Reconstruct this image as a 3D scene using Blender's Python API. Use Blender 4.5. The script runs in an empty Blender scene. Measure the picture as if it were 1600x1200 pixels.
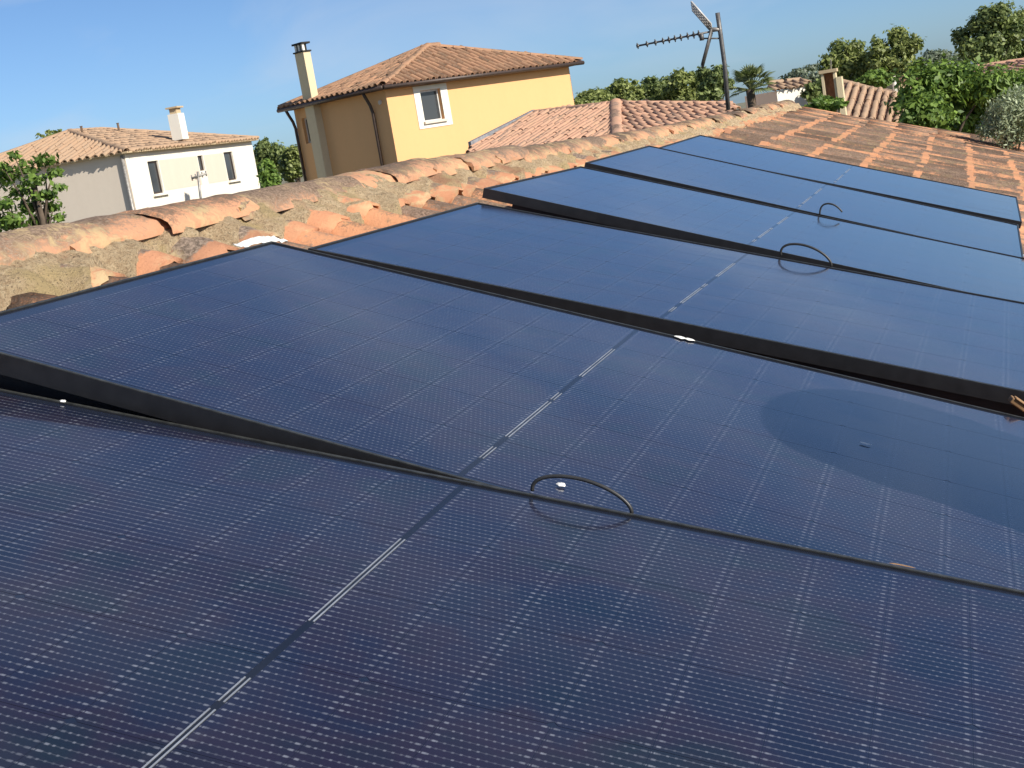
import bpy, bmesh, math, random
import numpy as np
from mathutils import Vector, Matrix, Euler
random.seed(7); rng = np.random.default_rng(7)
SC = bpy.context.scene; COL = SC.collection
rad = math.radians; sin = math.sin; cos = math.cos; PI = math.pi

# ------------------------------------------------------------------ camera, sky, sun, exposure
SLOPE = 0.3453554872
Z0 = 3.9                                     # height of the roof frame's origin above the ground
F_PX = 2174.8957
R_CAM = np.array([[0.93931, 0.300756, 0.165056], [0.235392, -0.214999, -0.947822], [-0.249576, 0.929151, -0.272746]])
C_ROOF = np.array([1.367211, -1.684357, 0.639236])
M_ROOF = np.array([[cos(SLOPE), 0, sin(SLOPE)], [0, 1, 0], [-sin(SLOPE), 0, cos(SLOPE)]])
def W(a, b, h):                              # roof frame (down the slope, along the ridge, off the roof) -> world
    v = M_ROOF @ np.array([a, b, h], float); return Vector((v[0], v[1], v[2] + Z0))
CAM = np.array(W(*C_ROOF))
A_CAM = R_CAM @ M_ROOF.T                     # world -> camera (x right, y down, z forward)
cd = bpy.data.cameras.new('camera'); cam = bpy.data.objects.new('camera', cd); COL.objects.link(cam)
rx, ry, rz = A_CAM
m = Matrix(((rx[0], -ry[0], -rz[0], CAM[0]), (rx[1], -ry[1], -rz[1], CAM[1]), (rx[2], -ry[2], -rz[2], CAM[2]), (0, 0, 0, 1)))
cam.matrix_world = m
cd.sensor_width = 36; cd.lens = F_PX / 1600 * 36; cd.clip_start = 0.05; cd.clip_end = 3000
SC.camera = cam

SUN_AZ, SUN_EL = 110.0, 31.0
sd = bpy.data.lights.new('sun', 'SUN'); sd.energy = 4.6; sd.angle = rad(0.6); sd.color = (1, 0.93, 0.82)
so = bpy.data.objects.new('sun', sd); COL.objects.link(so)
S_DIR = Vector((sin(rad(SUN_AZ)) * cos(rad(SUN_EL)), cos(rad(SUN_AZ)) * cos(rad(SUN_EL)), sin(rad(SUN_EL))))
so.rotation_euler = S_DIR.to_track_quat('Z', 'Y').to_euler(); so.location = (20, -10, 30)

world = bpy.data.worlds.new('World'); SC.world = world; world.use_nodes = True
nt = world.node_tree; nt.nodes.clear()
N = nt.nodes.new; L = nt.links.new
out = N('ShaderNodeOutputWorld'); bg = N('ShaderNodeBackground'); bg.inputs[1].default_value = 0.093
sky = N('ShaderNodeTexSky'); sky.sky_type = 'NISHITA'; sky.sun_disc = False
sky.sun_elevation = rad(SUN_EL); sky.sun_rotation = rad(SUN_AZ)
sky.altitude = 0; sky.air_density = 0.6; sky.dust_density = 0.7; sky.ozone_density = 4.0
tc = N('ShaderNodeTexCoord'); mp = N('ShaderNodeMapping')          # thin cirrus, by direction in the sky
mp.inputs['Rotation'].default_value = (0, 0, rad(35)); mp.inputs['Scale'].default_value = (2.0, 5.0, 9.0); mp.inputs['Location'].default_value = (13.7, 6.1, 9.0)
nz = N('ShaderNodeTexNoise'); nz.inputs['Scale'].default_value = 1.6; nz.inputs['Detail'].default_value = 7; nz.inputs['Distortion'].default_value = 0.6
cr = N('ShaderNodeValToRGB'); cr.color_ramp.elements[0].position = 0.47; cr.color_ramp.elements[1].position = 0.74
cr.color_ramp.elements[0].color = (0, 0, 0, 1); cr.color_ramp.elements[1].color = (0.42, 0.42, 0.42, 1)
mx = N('ShaderNodeMix'); mx.data_type = 'RGBA'; mx.inputs[7].default_value = (5.0, 5.5, 6.2, 1)
L(tc.outputs['Generated'], mp.inputs['Vector']); L(mp.outputs[0], nz.inputs['Vector']); L(nz.outputs['Fac'], cr.inputs[0])
tn = N('ShaderNodeMix'); tn.data_type = 'RGBA'; tn.blend_type = 'MULTIPLY'; tn.inputs[0].default_value = 1; tn.inputs[7].default_value = (0.87, 0.96, 1.01, 1)
L(sky.outputs[0], tn.inputs[6]); L(cr.outputs[0], mx.inputs[0]); L(tn.outputs[2], mx.inputs[6]); L(mx.outputs[2], bg.inputs[0]); L(bg.outputs[0], out.inputs[0])
SC.view_settings.view_transform = 'Standard'; SC.view_settings.look = 'None'; SC.view_settings.gamma = 1
SC.view_settings.exposure = 0.45; SC.view_settings.use_curve_mapping = False
SC.render.engine = 'CYCLES'; SC.cycles.max_bounces = 6; SC.cycles.use_denoising = True

# ------------------------------------------------------------------ picking points along lines of sight
def ray(x, y):
    d = A_CAM.T @ np.array([(x - 800) / F_PX, (y - 600) / F_PX, 1]); return d / np.linalg.norm(d)
def at(x, y, dist):                          # the point seen at a photo pixel, dist metres away over the ground
    d = ray(x, y); return Vector(CAM + d * dist / math.hypot(d[0], d[1]))
def on_roof(x, y, h):                        # roof-frame (a, b) of a photo pixel at height h off the roof
    d = M_ROOF.T @ ray(x, y); t = (h - C_ROOF[2]) / d[2]; p = C_ROOF + t * d; return p[0], p[1]
def in_section(x, y, b):                     # roof-frame (a, h) of a photo pixel in the cross-section at b
    d = M_ROOF.T @ ray(x, y); t = (b - C_ROOF[1]) / d[1]; p = C_ROOF + t * d; return p[0], p[2]
def az_dir(a): return Vector((sin(rad(a)), cos(rad(a)), 0))
def on_wall(K, u, x, y):                     # (along, height) on the vertical plane through K along u
    d = ray(x, y); n = np.array([-u[1], u[0], 0]); t = n @ (np.array(K) - CAM) / (n @ d); p = CAM + d * t
    return (p - np.array(K)) @ np.array(u), p[2]

# ------------------------------------------------------------------ object helpers
def link(o, parent=None):
    COL.objects.link(o)
    if parent is not None: o.parent = parent
    return o
def empty(name, loc, label, cat, group=None, kind=None):
    o = bpy.data.objects.new(name, None); o.location = loc; o.empty_display_size = 0.2
    link(o); tag(o, label, cat, group, kind); return o
def tag(o, label=None, cat=None, group=None, kind=None):
    for k, v in (('label', label), ('category', cat), ('group', group), ('kind', kind)):
        if v: o[k] = v
    return o
def obj(name, me, mat=None, parent=None, world_verts=True):
    """link a mesh; vertices given in world space are moved into the parent's space"""
    o = bpy.data.objects.new(name, me)
    if mat is not None:
        for mm in (mat if isinstance(mat, (list, tuple)) else [mat]): me.materials.append(mm)
    link(o, parent)
    if parent is not None and world_verts:
        p = parent; off = Vector((0, 0, 0))
        while p is not None: off += p.location; p = p.parent
        me.transform(Matrix.Translation(-off))
    return o
class MB:
    """collects boxes, prisms, tubes into one mesh"""
    def __init__(s): s.v = []; s.f = []; s.mi = []
    def add(s, v, f, mi=0):
        o = len(s.v); s.v += [tuple(x) for x in v]; s.f += [tuple(i + o for i in q) for q in f]; s.mi += [mi] * len(f); return s
    def hexa(s, c, mi=0):                    # 8 corners: bottom ring then top ring
        return s.add(c, [(3, 2, 1, 0), (4, 5, 6, 7), (0, 1, 5, 4), (1, 2, 6, 5), (2, 3, 7, 6), (3, 0, 4, 7)], mi)
    def box(s, lo, hi, mi=0, M=None):
        c = [(lo[0], lo[1], lo[2]), (hi[0], lo[1], lo[2]), (hi[0], hi[1], lo[2]), (lo[0], hi[1], lo[2]),
             (lo[0], lo[1], hi[2]), (hi[0], lo[1], hi[2]), (hi[0], hi[1], hi[2]), (lo[0], hi[1], hi[2])]
        if M is not None: c = [M @ Vector(x) for x in c]
        return s.hexa(c, mi)
    def obox(s, P, u, w, lu, lw, z0, z1, mi=0): # box on plan: corner P, plan directions u, w
        P = Vector((P[0], P[1], 0)); u = Vector(u); w = Vector(w); z = Vector((0, 0, 1))
        r = [P, P + u * lu, P + u * lu + w * lw, P + w * lw]
        return s.hexa([q + z * z0 for q in r] + [q + z * z1 for q in r], mi)
    def tube(s, pts, r, n=8, mi=0, cap=True):
        pts = [Vector(p) for p in pts]; rr = r if isinstance(r, (list, tuple)) else [r] * len(pts)
        base = len(s.v); up = Vector((0.13, 0.21, 0.97))
        for i, p in enumerate(pts):
            t = (pts[min(i + 1, len(pts) - 1)] - pts[max(i - 1, 0)]).normalized()
            x = t.cross(up); x = x.normalized() if x.length > 1e-4 else Vector((1, 0, 0)); y = t.cross(x)
            for k in range(n):
                a = 2 * PI * k / n; s.v.append(tuple(p + (x * cos(a) + y * sin(a)) * rr[i]))
        for i in range(len(pts) - 1):
            for k in range(n):
                a = base + i * n + k; b = base + i * n + (k + 1) % n; s.f.append((a, b, b + n, a + n)); s.mi.append(mi)
        if cap:
            s.f.append(tuple(base + k for k in range(n))); s.f.append(tuple(base + (len(pts) - 1) * n + k for k in reversed(range(n)))); s.mi += [mi, mi]
        return s
    def mesh(s, name, smooth=False):
        me = bpy.data.meshes.new(name); me.from_pydata(s.v, [], s.f); me.polygons.foreach_set('material_index', s.mi)
        bm = bmesh.new(); bm.from_mesh(me); bmesh.ops.recalc_face_normals(bm, faces=bm.faces); bm.to_mesh(me); bm.free()
        if smooth:
            me.polygons.foreach_set('use_smooth', [True] * len(me.polygons))
        return me
    def build(s, name, mat, parent=None, smooth=False): return obj(name, s.mesh(name, smooth), mat, parent)
def bevel(o, w=0.01, seg=2):
    md = o.modifiers.new('bevel', 'BEVEL'); md.width = w; md.segments = seg; md.limit_method = 'ANGLE'; return o

# ------------------------------------------------------------------ materials
class Mat:
    def __init__(s, name):
        s.m = bpy.data.materials.new(name); s.m.use_nodes = True; s.t = s.m.node_tree
        s.b = s.t.nodes['Principled BSDF']; s.tc = None
    def n(s, t, **kw):
        x = s.t.nodes.new(t)
        for k, v in kw.items(): setattr(x, k, v)
        return x
    def l(s, a, b): s.t.links.new(a, b)
    def val(s, sock, v):
        if hasattr(v, 'is_output'): s.l(v, sock)
        elif isinstance(v, (tuple, list)) and len(v) == 3 and sock.type == 'RGBA': sock.default_value = (*v, 1)
        else: sock.default_value = v
    def coord(s, which='Object'):
        if s.tc is None: s.tc = s.n('ShaderNodeTexCoord')
        return s.tc.outputs[which]
    def math(s, op, a, b=None, c=None, clamp=False):
        x = s.n('ShaderNodeMath', operation=op, use_clamp=clamp)
        for i, v in enumerate((a, b, c)):
            if v is not None: s.val(x.inputs[i], v)
        return x.outputs[0]
    def noise(s, scale, detail=4, rough=0.55, vec=None, w=None):
        x = s.n('ShaderNodeTexNoise'); x.inputs['Scale'].default_value = scale; x.inputs['Detail'].default_value = detail; x.inputs['Roughness'].default_value = rough
        if w is not None: x.noise_dimensions = '4D'; s.val(x.inputs['W'], w)
        s.l(vec if vec is not None else s.coord(), x.inputs['Vector']); return x.outputs['Fac']
    def ramp(s, fac, *stops):
        x = s.n('ShaderNodeValToRGB'); e = x.color_ramp.elements
        while len(e) < len(stops): e.new(0.5)
        for el, (p, c) in zip(e, stops): el.position = p; el.color = (*c, 1) if len(c) == 3 else c
        s.val(x.inputs[0], fac); return x.outputs[0]
    def mix(s, fac, a, b, mode='MIX'):
        x = s.n('ShaderNodeMix', data_type='RGBA', blend_type=mode); s.val(x.inputs[0], fac); s.val(x.inputs[6], a); s.val(x.inputs[7], b); return x.outputs[2]
    def smooth(s, x, lo, hi):
        n = s.n('ShaderNodeMapRange', interpolation_type='SMOOTHSTEP'); s.val(n.inputs[0], x); n.inputs[1].default_value = lo; n.inputs[2].default_value = hi; return n.outputs[0]
    def sep(s, v):
        x = s.n('ShaderNodeSeparateXYZ'); s.l(v, x.inputs[0]); return x.outputs
    def rand(s): return s.n('ShaderNodeObjectInfo').outputs['Random']
    def island(s): return s.n('ShaderNodeNewGeometry').outputs['Random Per Island']
    def bump(s, h, strength=0.3, dist=0.01):
        x = s.n('ShaderNodeBump'); x.inputs['Strength'].default_value = strength; x.inputs['Distance'].default_value = dist; s.val(x.inputs['Height'], h); s.l(x.outputs[0], s.b.inputs['Normal'])
    def set(s, **kw):
        for k, v in kw.items(): s.val(s.b.inputs[k.replace('_', ' ')], v)
        return s
def plain(name, c, rough=0.6, metal=0.0, var=0.12, scale=8, bump=0.0, spec=0.5):
    M = Mat(name); f = M.noise(scale, 5)
    lo = tuple(x * (1 - var) for x in c); hi = tuple(min(1, x * (1 + var)) for x in c)
    M.set(Base_Color=M.ramp(f, (0.3, lo), (0.7, hi)), Roughness=rough, Metallic=metal)
    M.b.inputs['Specular IOR Level'].default_value = spec
    if bump: M.bump(M.noise(scale * 6, 6), bump, 0.01)
    return M.m

def cell_mat():
    M = Mat('solar_cell'); u, v, _ = M.sep(M.coord())
    rnd = M.rand()
    geo = M.n('ShaderNodeNewGeometry').outputs['Position']
    tint = M.noise(5.5, 3, 0.6, geo); tint2 = M.noise(2.6, 2, 0.5, geo)
    col = M.ramp(tint, (0.30, (0.004, 0.011, 0.026)), (0.44, (0.009, 0.012, 0.030)), (0.54, (0.017, 0.012, 0.024)), (0.66, (0.008, 0.014, 0.021)), (0.8, (0.020, 0.015, 0.018)))
    col = M.mix(M.math('MULTIPLY', rnd, 0.3), col, (0.018, 0.014, 0.036))
    # busbar wires along u, 16 to a cell, with solder pads and bright half-cell ends
    p = 0.1815 / 16
    vv = M.math('ABSOLUTE', M.math('SUBTRACT', M.math('FRACT', M.math('DIVIDE', v, p)), 0.5))
    wire = M.math('SUBTRACT', 1.0, M.smooth(vv, 0.03, 0.09))
    rowid = M.math('FLOOR', M.math('DIVIDE', v, p))
    uu = M.math('ADD', M.math('DIVIDE', u, 0.0076), M.math('MULTIPLY', M.math('MODULO', rowid, 2.0), 0.5))
    du = M.math('ABSOLUTE', M.math('SUBTRACT', M.math('FRACT', uu), 0.5))
    pad = M.math('MULTIPLY', M.math('SUBTRACT', 1.0, M.smooth(du, 0.10, 0.24)), M.math('SUBTRACT', 1.0, M.smooth(vv, 0.06, 0.17)))
    e1 = M.math('ABSOLUTE', M.math('SUBTRACT', M.math('ABSOLUTE', M.math('SUBTRACT', u, 0.0452)), 0.0405))
    endz = M.math('SUBTRACT', 1.0, M.smooth(e1, 0.0012, 0.0030))
    endpad = M.math('MULTIPLY', endz, M.math('SUBTRACT', 1.0, M.smooth(vv, 0.07, 0.2)))
    # each solder point gets its own brightness in the colour
    wn = M.n('ShaderNodeTexWhiteNoise', noise_dimensions='3D'); cv = M.n('ShaderNodeCombineXYZ')
    M.l(M.math('FLOOR', uu), cv.inputs[0]); M.l(rowid, cv.inputs[1]); M.l(rnd, cv.inputs[2]); M.l(cv.outputs[0], wn.inputs['Vector'])
    j = M.math('ADD', 0.35, M.math('MULTIPLY', wn.outputs['Value'], 0.65))
    patch = M.smooth(M.noise(1.3, 2, 0.5, geo), 0.35, 0.65)
    fac = M.math('MAXIMUM', M.math('MULTIPLY', wire, M.math('ADD', 0.12, M.math('MULTIPLY', patch, 0.22))), M.math('MULTIPLY', M.math('MULTIPLY', pad, j), 0.50))
    fac = M.math('MAXIMUM', fac, M.math('MULTIPLY', M.math('MULTIPLY', endpad, j), 0.64), clamp=True)
    col = M.mix(fac, col, (0.27, 0.29, 0.34))
    # dust and dried rain marks lying on the glass
    dust = M.smooth(M.noise(14, 6, 0.65, geo), 0.60, 0.85)
    sm = M.n('ShaderNodeMapping'); sm.inputs['Scale'].default_value = (1.6, 9.0, 1.6); M.l(geo, sm.inputs[0])          # rain runs down the slope
    film = M.math('ADD', M.math('MULTIPLY', M.noise(1.4, 5, 0.6, sm.outputs[0]), 0.5), M.math('MULTIPLY', M.noise(3.1, 5, 0.6, geo), 0.5))
    film = M.smooth(film, 0.40, 0.66)
    col = M.mix(M.math('ADD', M.math('MULTIPLY', dust, 0.07), M.math('MULTIPLY', film, 0.016)), col, (0.32, 0.29, 0.27))
    M.set(Base_Color=col, Roughness=0.25, IOR=1.7, Coat_Weight=1.0, Coat_Roughness=M.math('ADD', 0.04, M.math('MULTIPLY', film, 0.10)), Coat_IOR=1.38)      # blue anti-reflection coating under the glass
    M.b.inputs['Specular Tint'].default_value = (0.02, 0.16, 0.45, 1)
    return M.m

def tile_mat(name, fresh=(0.50, 0.20, 0.095), old=(0.17, 0.105, 0.075), grey=(0.11, 0.088, 0.075), lichen=(0.36, 0.27, 0.13), end=None, amount=0.5, ln=0.46, lich=0.4, crest=0.07, lich_lo=0.52):
    """fired clay with grey lichen; end: fraction of the length at the lower lip kept closer to the clay colour"""
    M = Mat(name); x, y, z = M.sep(M.coord()); rnd = M.rand() if crest is not None else M.island()
    w = M.math('MULTIPLY', rnd, 37.0)
    n1 = M.noise(9, 6, 0.62, w=w); n2 = M.noise(34, 6, 0.7, w=w); n3 = M.noise(5, 3, 0.5, w=M.math('ADD', w, 5.0)); n4 = M.noise(120, 3, 0.7, w=w)
    base = M.mix(n2, tuple(c * 0.82 for c in fresh), tuple(min(1, c * 1.22) for c in fresh))
    base = M.mix(M.math('MULTIPLY', rnd, 0.55), base, old)
    f = M.math('ADD', M.math('ADD', M.math('MULTIPLY', n1, 0.55), M.math('MULTIPLY', n2, 0.45)), M.math('MULTIPLY', M.math('SUBTRACT', rnd, 0.5), 0.26))
    if crest is not None: f = M.math('ADD', f, M.math('MULTIPLY', M.math('SUBTRACT', z, crest), 3.4))       # lichen sits on the crests
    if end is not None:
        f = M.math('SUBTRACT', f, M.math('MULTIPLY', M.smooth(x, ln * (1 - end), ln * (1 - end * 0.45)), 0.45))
    f = M.math('ADD', f, M.math('MULTIPLY', M.math('SUBTRACT', n4, 0.5), 0.50))
    k = M.smooth(f, 0.62 - amount * 0.3, 0.80 - amount * 0.3)
    gcol = M.mix(M.smooth(n4, 0.3, 0.7), tuple(c * 0.55 for c in grey), tuple(c * 2.1 for c in grey))
    gcol = M.mix(M.math('MULTIPLY', M.math('FRACT', M.math('MULTIPLY', rnd, 7.3)), 0.6), gcol, tuple(c * 0.35 for c in grey))
    base = M.mix(M.math('MULTIPLY', M.smooth(M.noise(160, 4, 0.75, w=w), 0.55, 0.72), 0.55), base, tuple(c * 0.35 for c in fresh))
    col = M.mix(k, base, gcol)
    lz = M.math('MULTIPLY', M.smooth(n3, lich_lo, lich_lo + 0.14), M.smooth(n2, 0.42, 0.60))
    col = M.mix(M.math('MULTIPLY', lz, lich), col, lichen)
    M.set(Base_Color=col, Roughness=0.9); M.b.inputs['Specular IOR Level'].default_value = 0.2
    M.bump(M.math('ADD', n2, M.math('MULTIPLY', n4, 0.5)), 0.55, 0.008)
    return M.m
def mortar_mat():
    M = Mat('lichened_mortar'); g = M.n('ShaderNodeNewGeometry').outputs['Position']
    n1 = M.noise(5, 5, 0.6, g); n2 = M.noise(70, 7, 0.8, g); n3 = M.noise(190, 4, 0.75, g)
    c = M.ramp(n2, (0.28, (0.26, 0.17, 0.10)), (0.43, (0.50, 0.36, 0.22)), (0.58, (0.66, 0.51, 0.32)), (0.78, (0.74, 0.63, 0.46)))
    c = M.mix(M.smooth(n1, 0.52, 0.64), c, M.mix(n3, (0.44, 0.32, 0.16), (0.68, 0.53, 0.29)))
    c = M.mix(M.smooth(M.noise(3.2, 4, 0.6, g), 0.55, 0.68), c, M.mix(n2, (0.34, 0.17, 0.10), (0.58, 0.34, 0.21)))
    c = M.mix(M.math('MULTIPLY', M.smooth(n3, 0.54, 0.64), 0.7), c, (0.10, 0.075, 0.055))
    M.set(Base_Color=c, Roughness=0.95); M.b.inputs['Specular IOR Level'].default_value = 0.15
    M.bump(M.math('ADD', n2, n3), 0.9, 0.015); return M.m
def leaf_mat(name, lo, hi, trans=0.35):
    M = Mat(name); r = M.island(); c = M.ramp(r, (0.0, lo), (0.75, hi), (1.0, tuple(min(1, x * 1.35) for x in hi)))
    M.set(Base_Color=c, Roughness=0.5); M.b.inputs['Specular IOR Level'].default_value = 0.35
    tr = M.n('ShaderNodeBsdfTranslucent'); M.l(M.mix(0.5, c, (0.18, 0.26, 0.03)), tr.inputs[0])
    ms = M.n('ShaderNodeMixShader'); ms.inputs[0].default_value = trans
    o = M.t.nodes['Material Output']; M.l(M.b.outputs[0], ms.inputs[1]); M.l(tr.outputs[0], ms.inputs[2]); M.l(ms.outputs[0], o.inputs[0]); return M.m
def render_mat(name, c, streak=0.1):
    M = Mat(name); g = M.n('ShaderNodeNewGeometry').outputs['Position']
    mpn = M.n('ShaderNodeMapping'); mpn.inputs['Scale'].default_value = (2.2, 2.2, 0.35); M.l(g, mpn.inputs[0])
    f = M.math('ADD', M.math('MULTIPLY', M.noise(1.0, 5, 0.6, mpn.outputs[0]), 0.6), M.math('MULTIPLY', M.noise(9, 5, 0.6, g), 0.4))
    M.set(Base_Color=M.ramp(f, (0.3, tuple(x * (1 - streak) for x in c)), (0.7, tuple(min(0.86, x * (1 + streak * 0.4)) for x in c))), Roughness=0.9)
    M.b.inputs['Specular IOR Level'].default_value = 0.2; M.bump(M.noise(40, 4, 0.6, g), 0.25, 0.01); return M.m

MT = {}
MT['cell'] = cell_mat()
bsm = Mat('black_backsheet').set(Base_Color=(0.012, 0.016, 0.030), Roughness=0.25, IOR=1.7, Coat_Weight=1.0, Coat_Roughness=0.06, Coat_IOR=1.38)
bsm.b.inputs['Specular Tint'].default_value = (0.02, 0.16, 0.45, 1); MT['backsheet'] = bsm.m
MT['strip'] = Mat('black_bus_tape').set(Base_Color=(0.005, 0.006, 0.012), Roughness=0.45, Coat_Weight=1.0, Coat_Roughness=0.07, Coat_IOR=1.38).m
MT['frame'] = plain('black_anodised_frame', (0.016, 0.016, 0.018), 0.42, 0.0, 0.25, 30)
MT['lip'] = plain('dusty_frame_lip', (0.035, 0.036, 0.033), 0.45, 0.0, 0.5, 60)
MT['ribbon'] = plain('tinned_ribbon', (0.62, 0.64, 0.66), 0.38, 0.7, 0.25, 25)
MT['alu'] = plain('bright_aluminium', (0.75, 0.76, 0.76), 0.35, 0.7, 0.1, 30)
MT['cable'] = plain('black_cable', (0.03, 0.03, 0.03), 0.45, 0, 0.3, 40)
MT['white'] = plain('white_flake', (0.80, 0.79, 0.75), 0.7, 0, 0.08, 60, 0.2)
MT['wood'] = plain('tan_wood', (0.26, 0.15, 0.07), 0.7, 0, 0.3, 30)
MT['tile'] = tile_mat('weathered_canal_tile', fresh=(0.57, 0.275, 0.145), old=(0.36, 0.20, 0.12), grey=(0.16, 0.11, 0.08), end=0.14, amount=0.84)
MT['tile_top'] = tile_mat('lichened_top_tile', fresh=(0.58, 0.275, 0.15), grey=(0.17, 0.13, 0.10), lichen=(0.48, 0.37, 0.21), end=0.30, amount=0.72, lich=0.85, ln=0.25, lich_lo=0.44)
MT['ridge'] = tile_mat('ridge_tile_clay', fresh=(0.55, 0.28, 0.16), old=(0.36, 0.23, 0.15), grey=(0.17, 0.12, 0.085), lichen=(0.50, 0.37, 0.20), amount=0.86, lich=0.8, crest=0.045, lich_lo=0.46)
MT['channel'] = tile_mat('channel_tile_clay', fresh=(0.36, 0.16, 0.085), amount=0.55, lich=0.5, crest=None)
MT['mortar'] = mortar_mat()
MT['tile_far'] = tile_mat('yellow_house_tile', fresh=(0.40, 0.225, 0.135), old=(0.30, 0.19, 0.12), grey=(0.14, 0.095, 0.065), amount=0.35, lich=0.25)
MT['tile_pale'] = tile_mat('pale_house_tile', fresh=(0.42, 0.275, 0.175), old=(0.40, 0.30, 0.21), grey=(0.24, 0.16, 0.11), amount=0.2, lich=0.2)
MT['tile_red'] = tile_mat('rose_tile', fresh=(0.52, 0.30, 0.20), old=(0.44, 0.29, 0.20), grey=(0.20, 0.14, 0.11), amount=0.25, lich=0.3)
MT['tile_far_field'] = tile_mat('joined_yellow_house_tile', fresh=(0.40, 0.225, 0.135), old=(0.30, 0.19, 0.12), grey=(0.14, 0.095, 0.065), amount=0.35, lich=0.25, crest=None)
MT['tile_pale_field'] = tile_mat('joined_pale_house_tile', fresh=(0.42, 0.275, 0.175), old=(0.40, 0.30, 0.21), grey=(0.24, 0.16, 0.11), amount=0.2, lich=0.2, crest=None)
MT['tile_red_field'] = tile_mat('joined_rose_tile', fresh=(0.52, 0.30, 0.20), old=(0.44, 0.29, 0.20), grey=(0.20, 0.14, 0.11), amount=0.25, lich=0.3, crest=None)
MT['tile_field'] = tile_mat('joined_weathered_canal_tile', fresh=(0.57, 0.275, 0.145), old=(0.36, 0.20, 0.12), grey=(0.16, 0.11, 0.08), amount=0.84, crest=None)
MT['tile_under'] = plain('tile_underlay', (0.16, 0.085, 0.055), 0.9, 0, 0.3, 6)
MT['yellow'] = render_mat('yellow_render', (0.755, 0.432, 0.20), 0.04)
MT['ochre'] = render_mat('pale_ochre_render', (0.68, 0.56, 0.36), 0.10)
MT['cream'] = render_mat('cream_render', (0.80, 0.76, 0.66), 0.05)
MT['greige'] = render_mat('grey_beige_render', (0.66, 0.575, 0.475), 0.05)
MT['trim'] = render_mat('white_trim', (0.80, 0.76, 0.66), 0.05)
MT['beige'] = render_mat('beige_render', (0.52, 0.40, 0.25), 0.12)
MT['glass'] = Mat('window_glass').set(Base_Color=(0.05, 0.055, 0.06), Roughness=0.08).m
MT['shutter'] = plain('pale_frame', (0.6, 0.6, 0.58), 0.5)
MT['pipe'] = plain('brown_metal', (0.06, 0.04, 0.032), 0.5, 0.2, 0.2, 10)
MT['flue'] = plain('brown_caster_coat', (0.055, 0.040, 0.030), 0.6, 0.0, 0.3, 8)  # coat of the added shadow-casting drum
MT['lead'] = plain('lead_flashing', (0.24, 0.245, 0.26), 0.55, 0.3, 0.3, 12, 0.2)
MT['soffit'] = plain('soffit_wood', (0.16, 0.075, 0.045), 0.8, 0, 0.3, 10)
MT['brick'] = plain('brick_clay', (0.40, 0.19, 0.10), 0.9, 0, 0.3, 14, 0.3)
MT['dark'] = plain('soot_black', (0.02, 0.018, 0.016), 0.9)
MT['galv'] = plain('galvanised_steel', (0.13, 0.125, 0.12), 0.5, 0.4, 0.35, 20)
MT['galv_pale'] = plain('weathered_aluminium', (0.34, 0.32, 0.29), 0.5, 0.4, 0.35, 20)
MT['galv_white'] = plain('pale_weathered_mesh', (0.52, 0.50, 0.47), 0.6, 0.1, 0.25, 20)
MT['bark'] = plain('bark', (0.09, 0.065, 0.045), 0.95, 0, 0.35, 12, 0.5)
gm = Mat('dry_garden_ground'); gp = gm.n('ShaderNodeNewGeometry').outputs['Position']
gc = gm.ramp(gm.math('ADD', gm.math('MULTIPLY', gm.noise(0.12, 6, 0.6, gp), 0.6), gm.math('MULTIPLY', gm.noise(1.7, 6, 0.65, gp), 0.4)), (0.38, (0.09, 0.115, 0.045)), (0.48, (0.17, 0.16, 0.09)), (0.60, (0.30, 0.26, 0.20)))
gm.set(Base_Color=gc, Roughness=0.95); gm.bump(gm.noise(14, 5, 0.7, gp), 0.5, 0.03); MT['ground'] = gm.m
MT['leaf_mid'] = leaf_mat('leaf_mid', (0.09, 0.125, 0.036), (0.29, 0.33, 0.105))
MT['leaf_dark'] = leaf_mat('leaf_dark', (0.075, 0.115, 0.04), (0.24, 0.29, 0.10))
MT['leaf_bright'] = leaf_mat('leaf_bright', (0.06, 0.12, 0.024), (0.21, 0.32, 0.065), 0.4)
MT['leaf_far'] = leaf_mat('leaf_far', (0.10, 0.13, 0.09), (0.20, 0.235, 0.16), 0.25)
MT['leaf_olive'] = leaf_mat('leaf_olive', (0.21, 0.26, 0.15), (0.42, 0.48, 0.29), 0.2)
MT['palm'] = leaf_mat('palm_frond', (0.08, 0.12, 0.04), (0.24, 0.27, 0.12), 0.3)

# ------------------------------------------------------------------ ground
g = MB(); g.add([(-1500, -1500, 0), (1500, -1500, 0), (1500, 1500, 0), (-1500, 1500, 0)], [(0, 1, 2, 3)])
tag(g.build('ground', MT['ground']), kind='structure')

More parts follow.
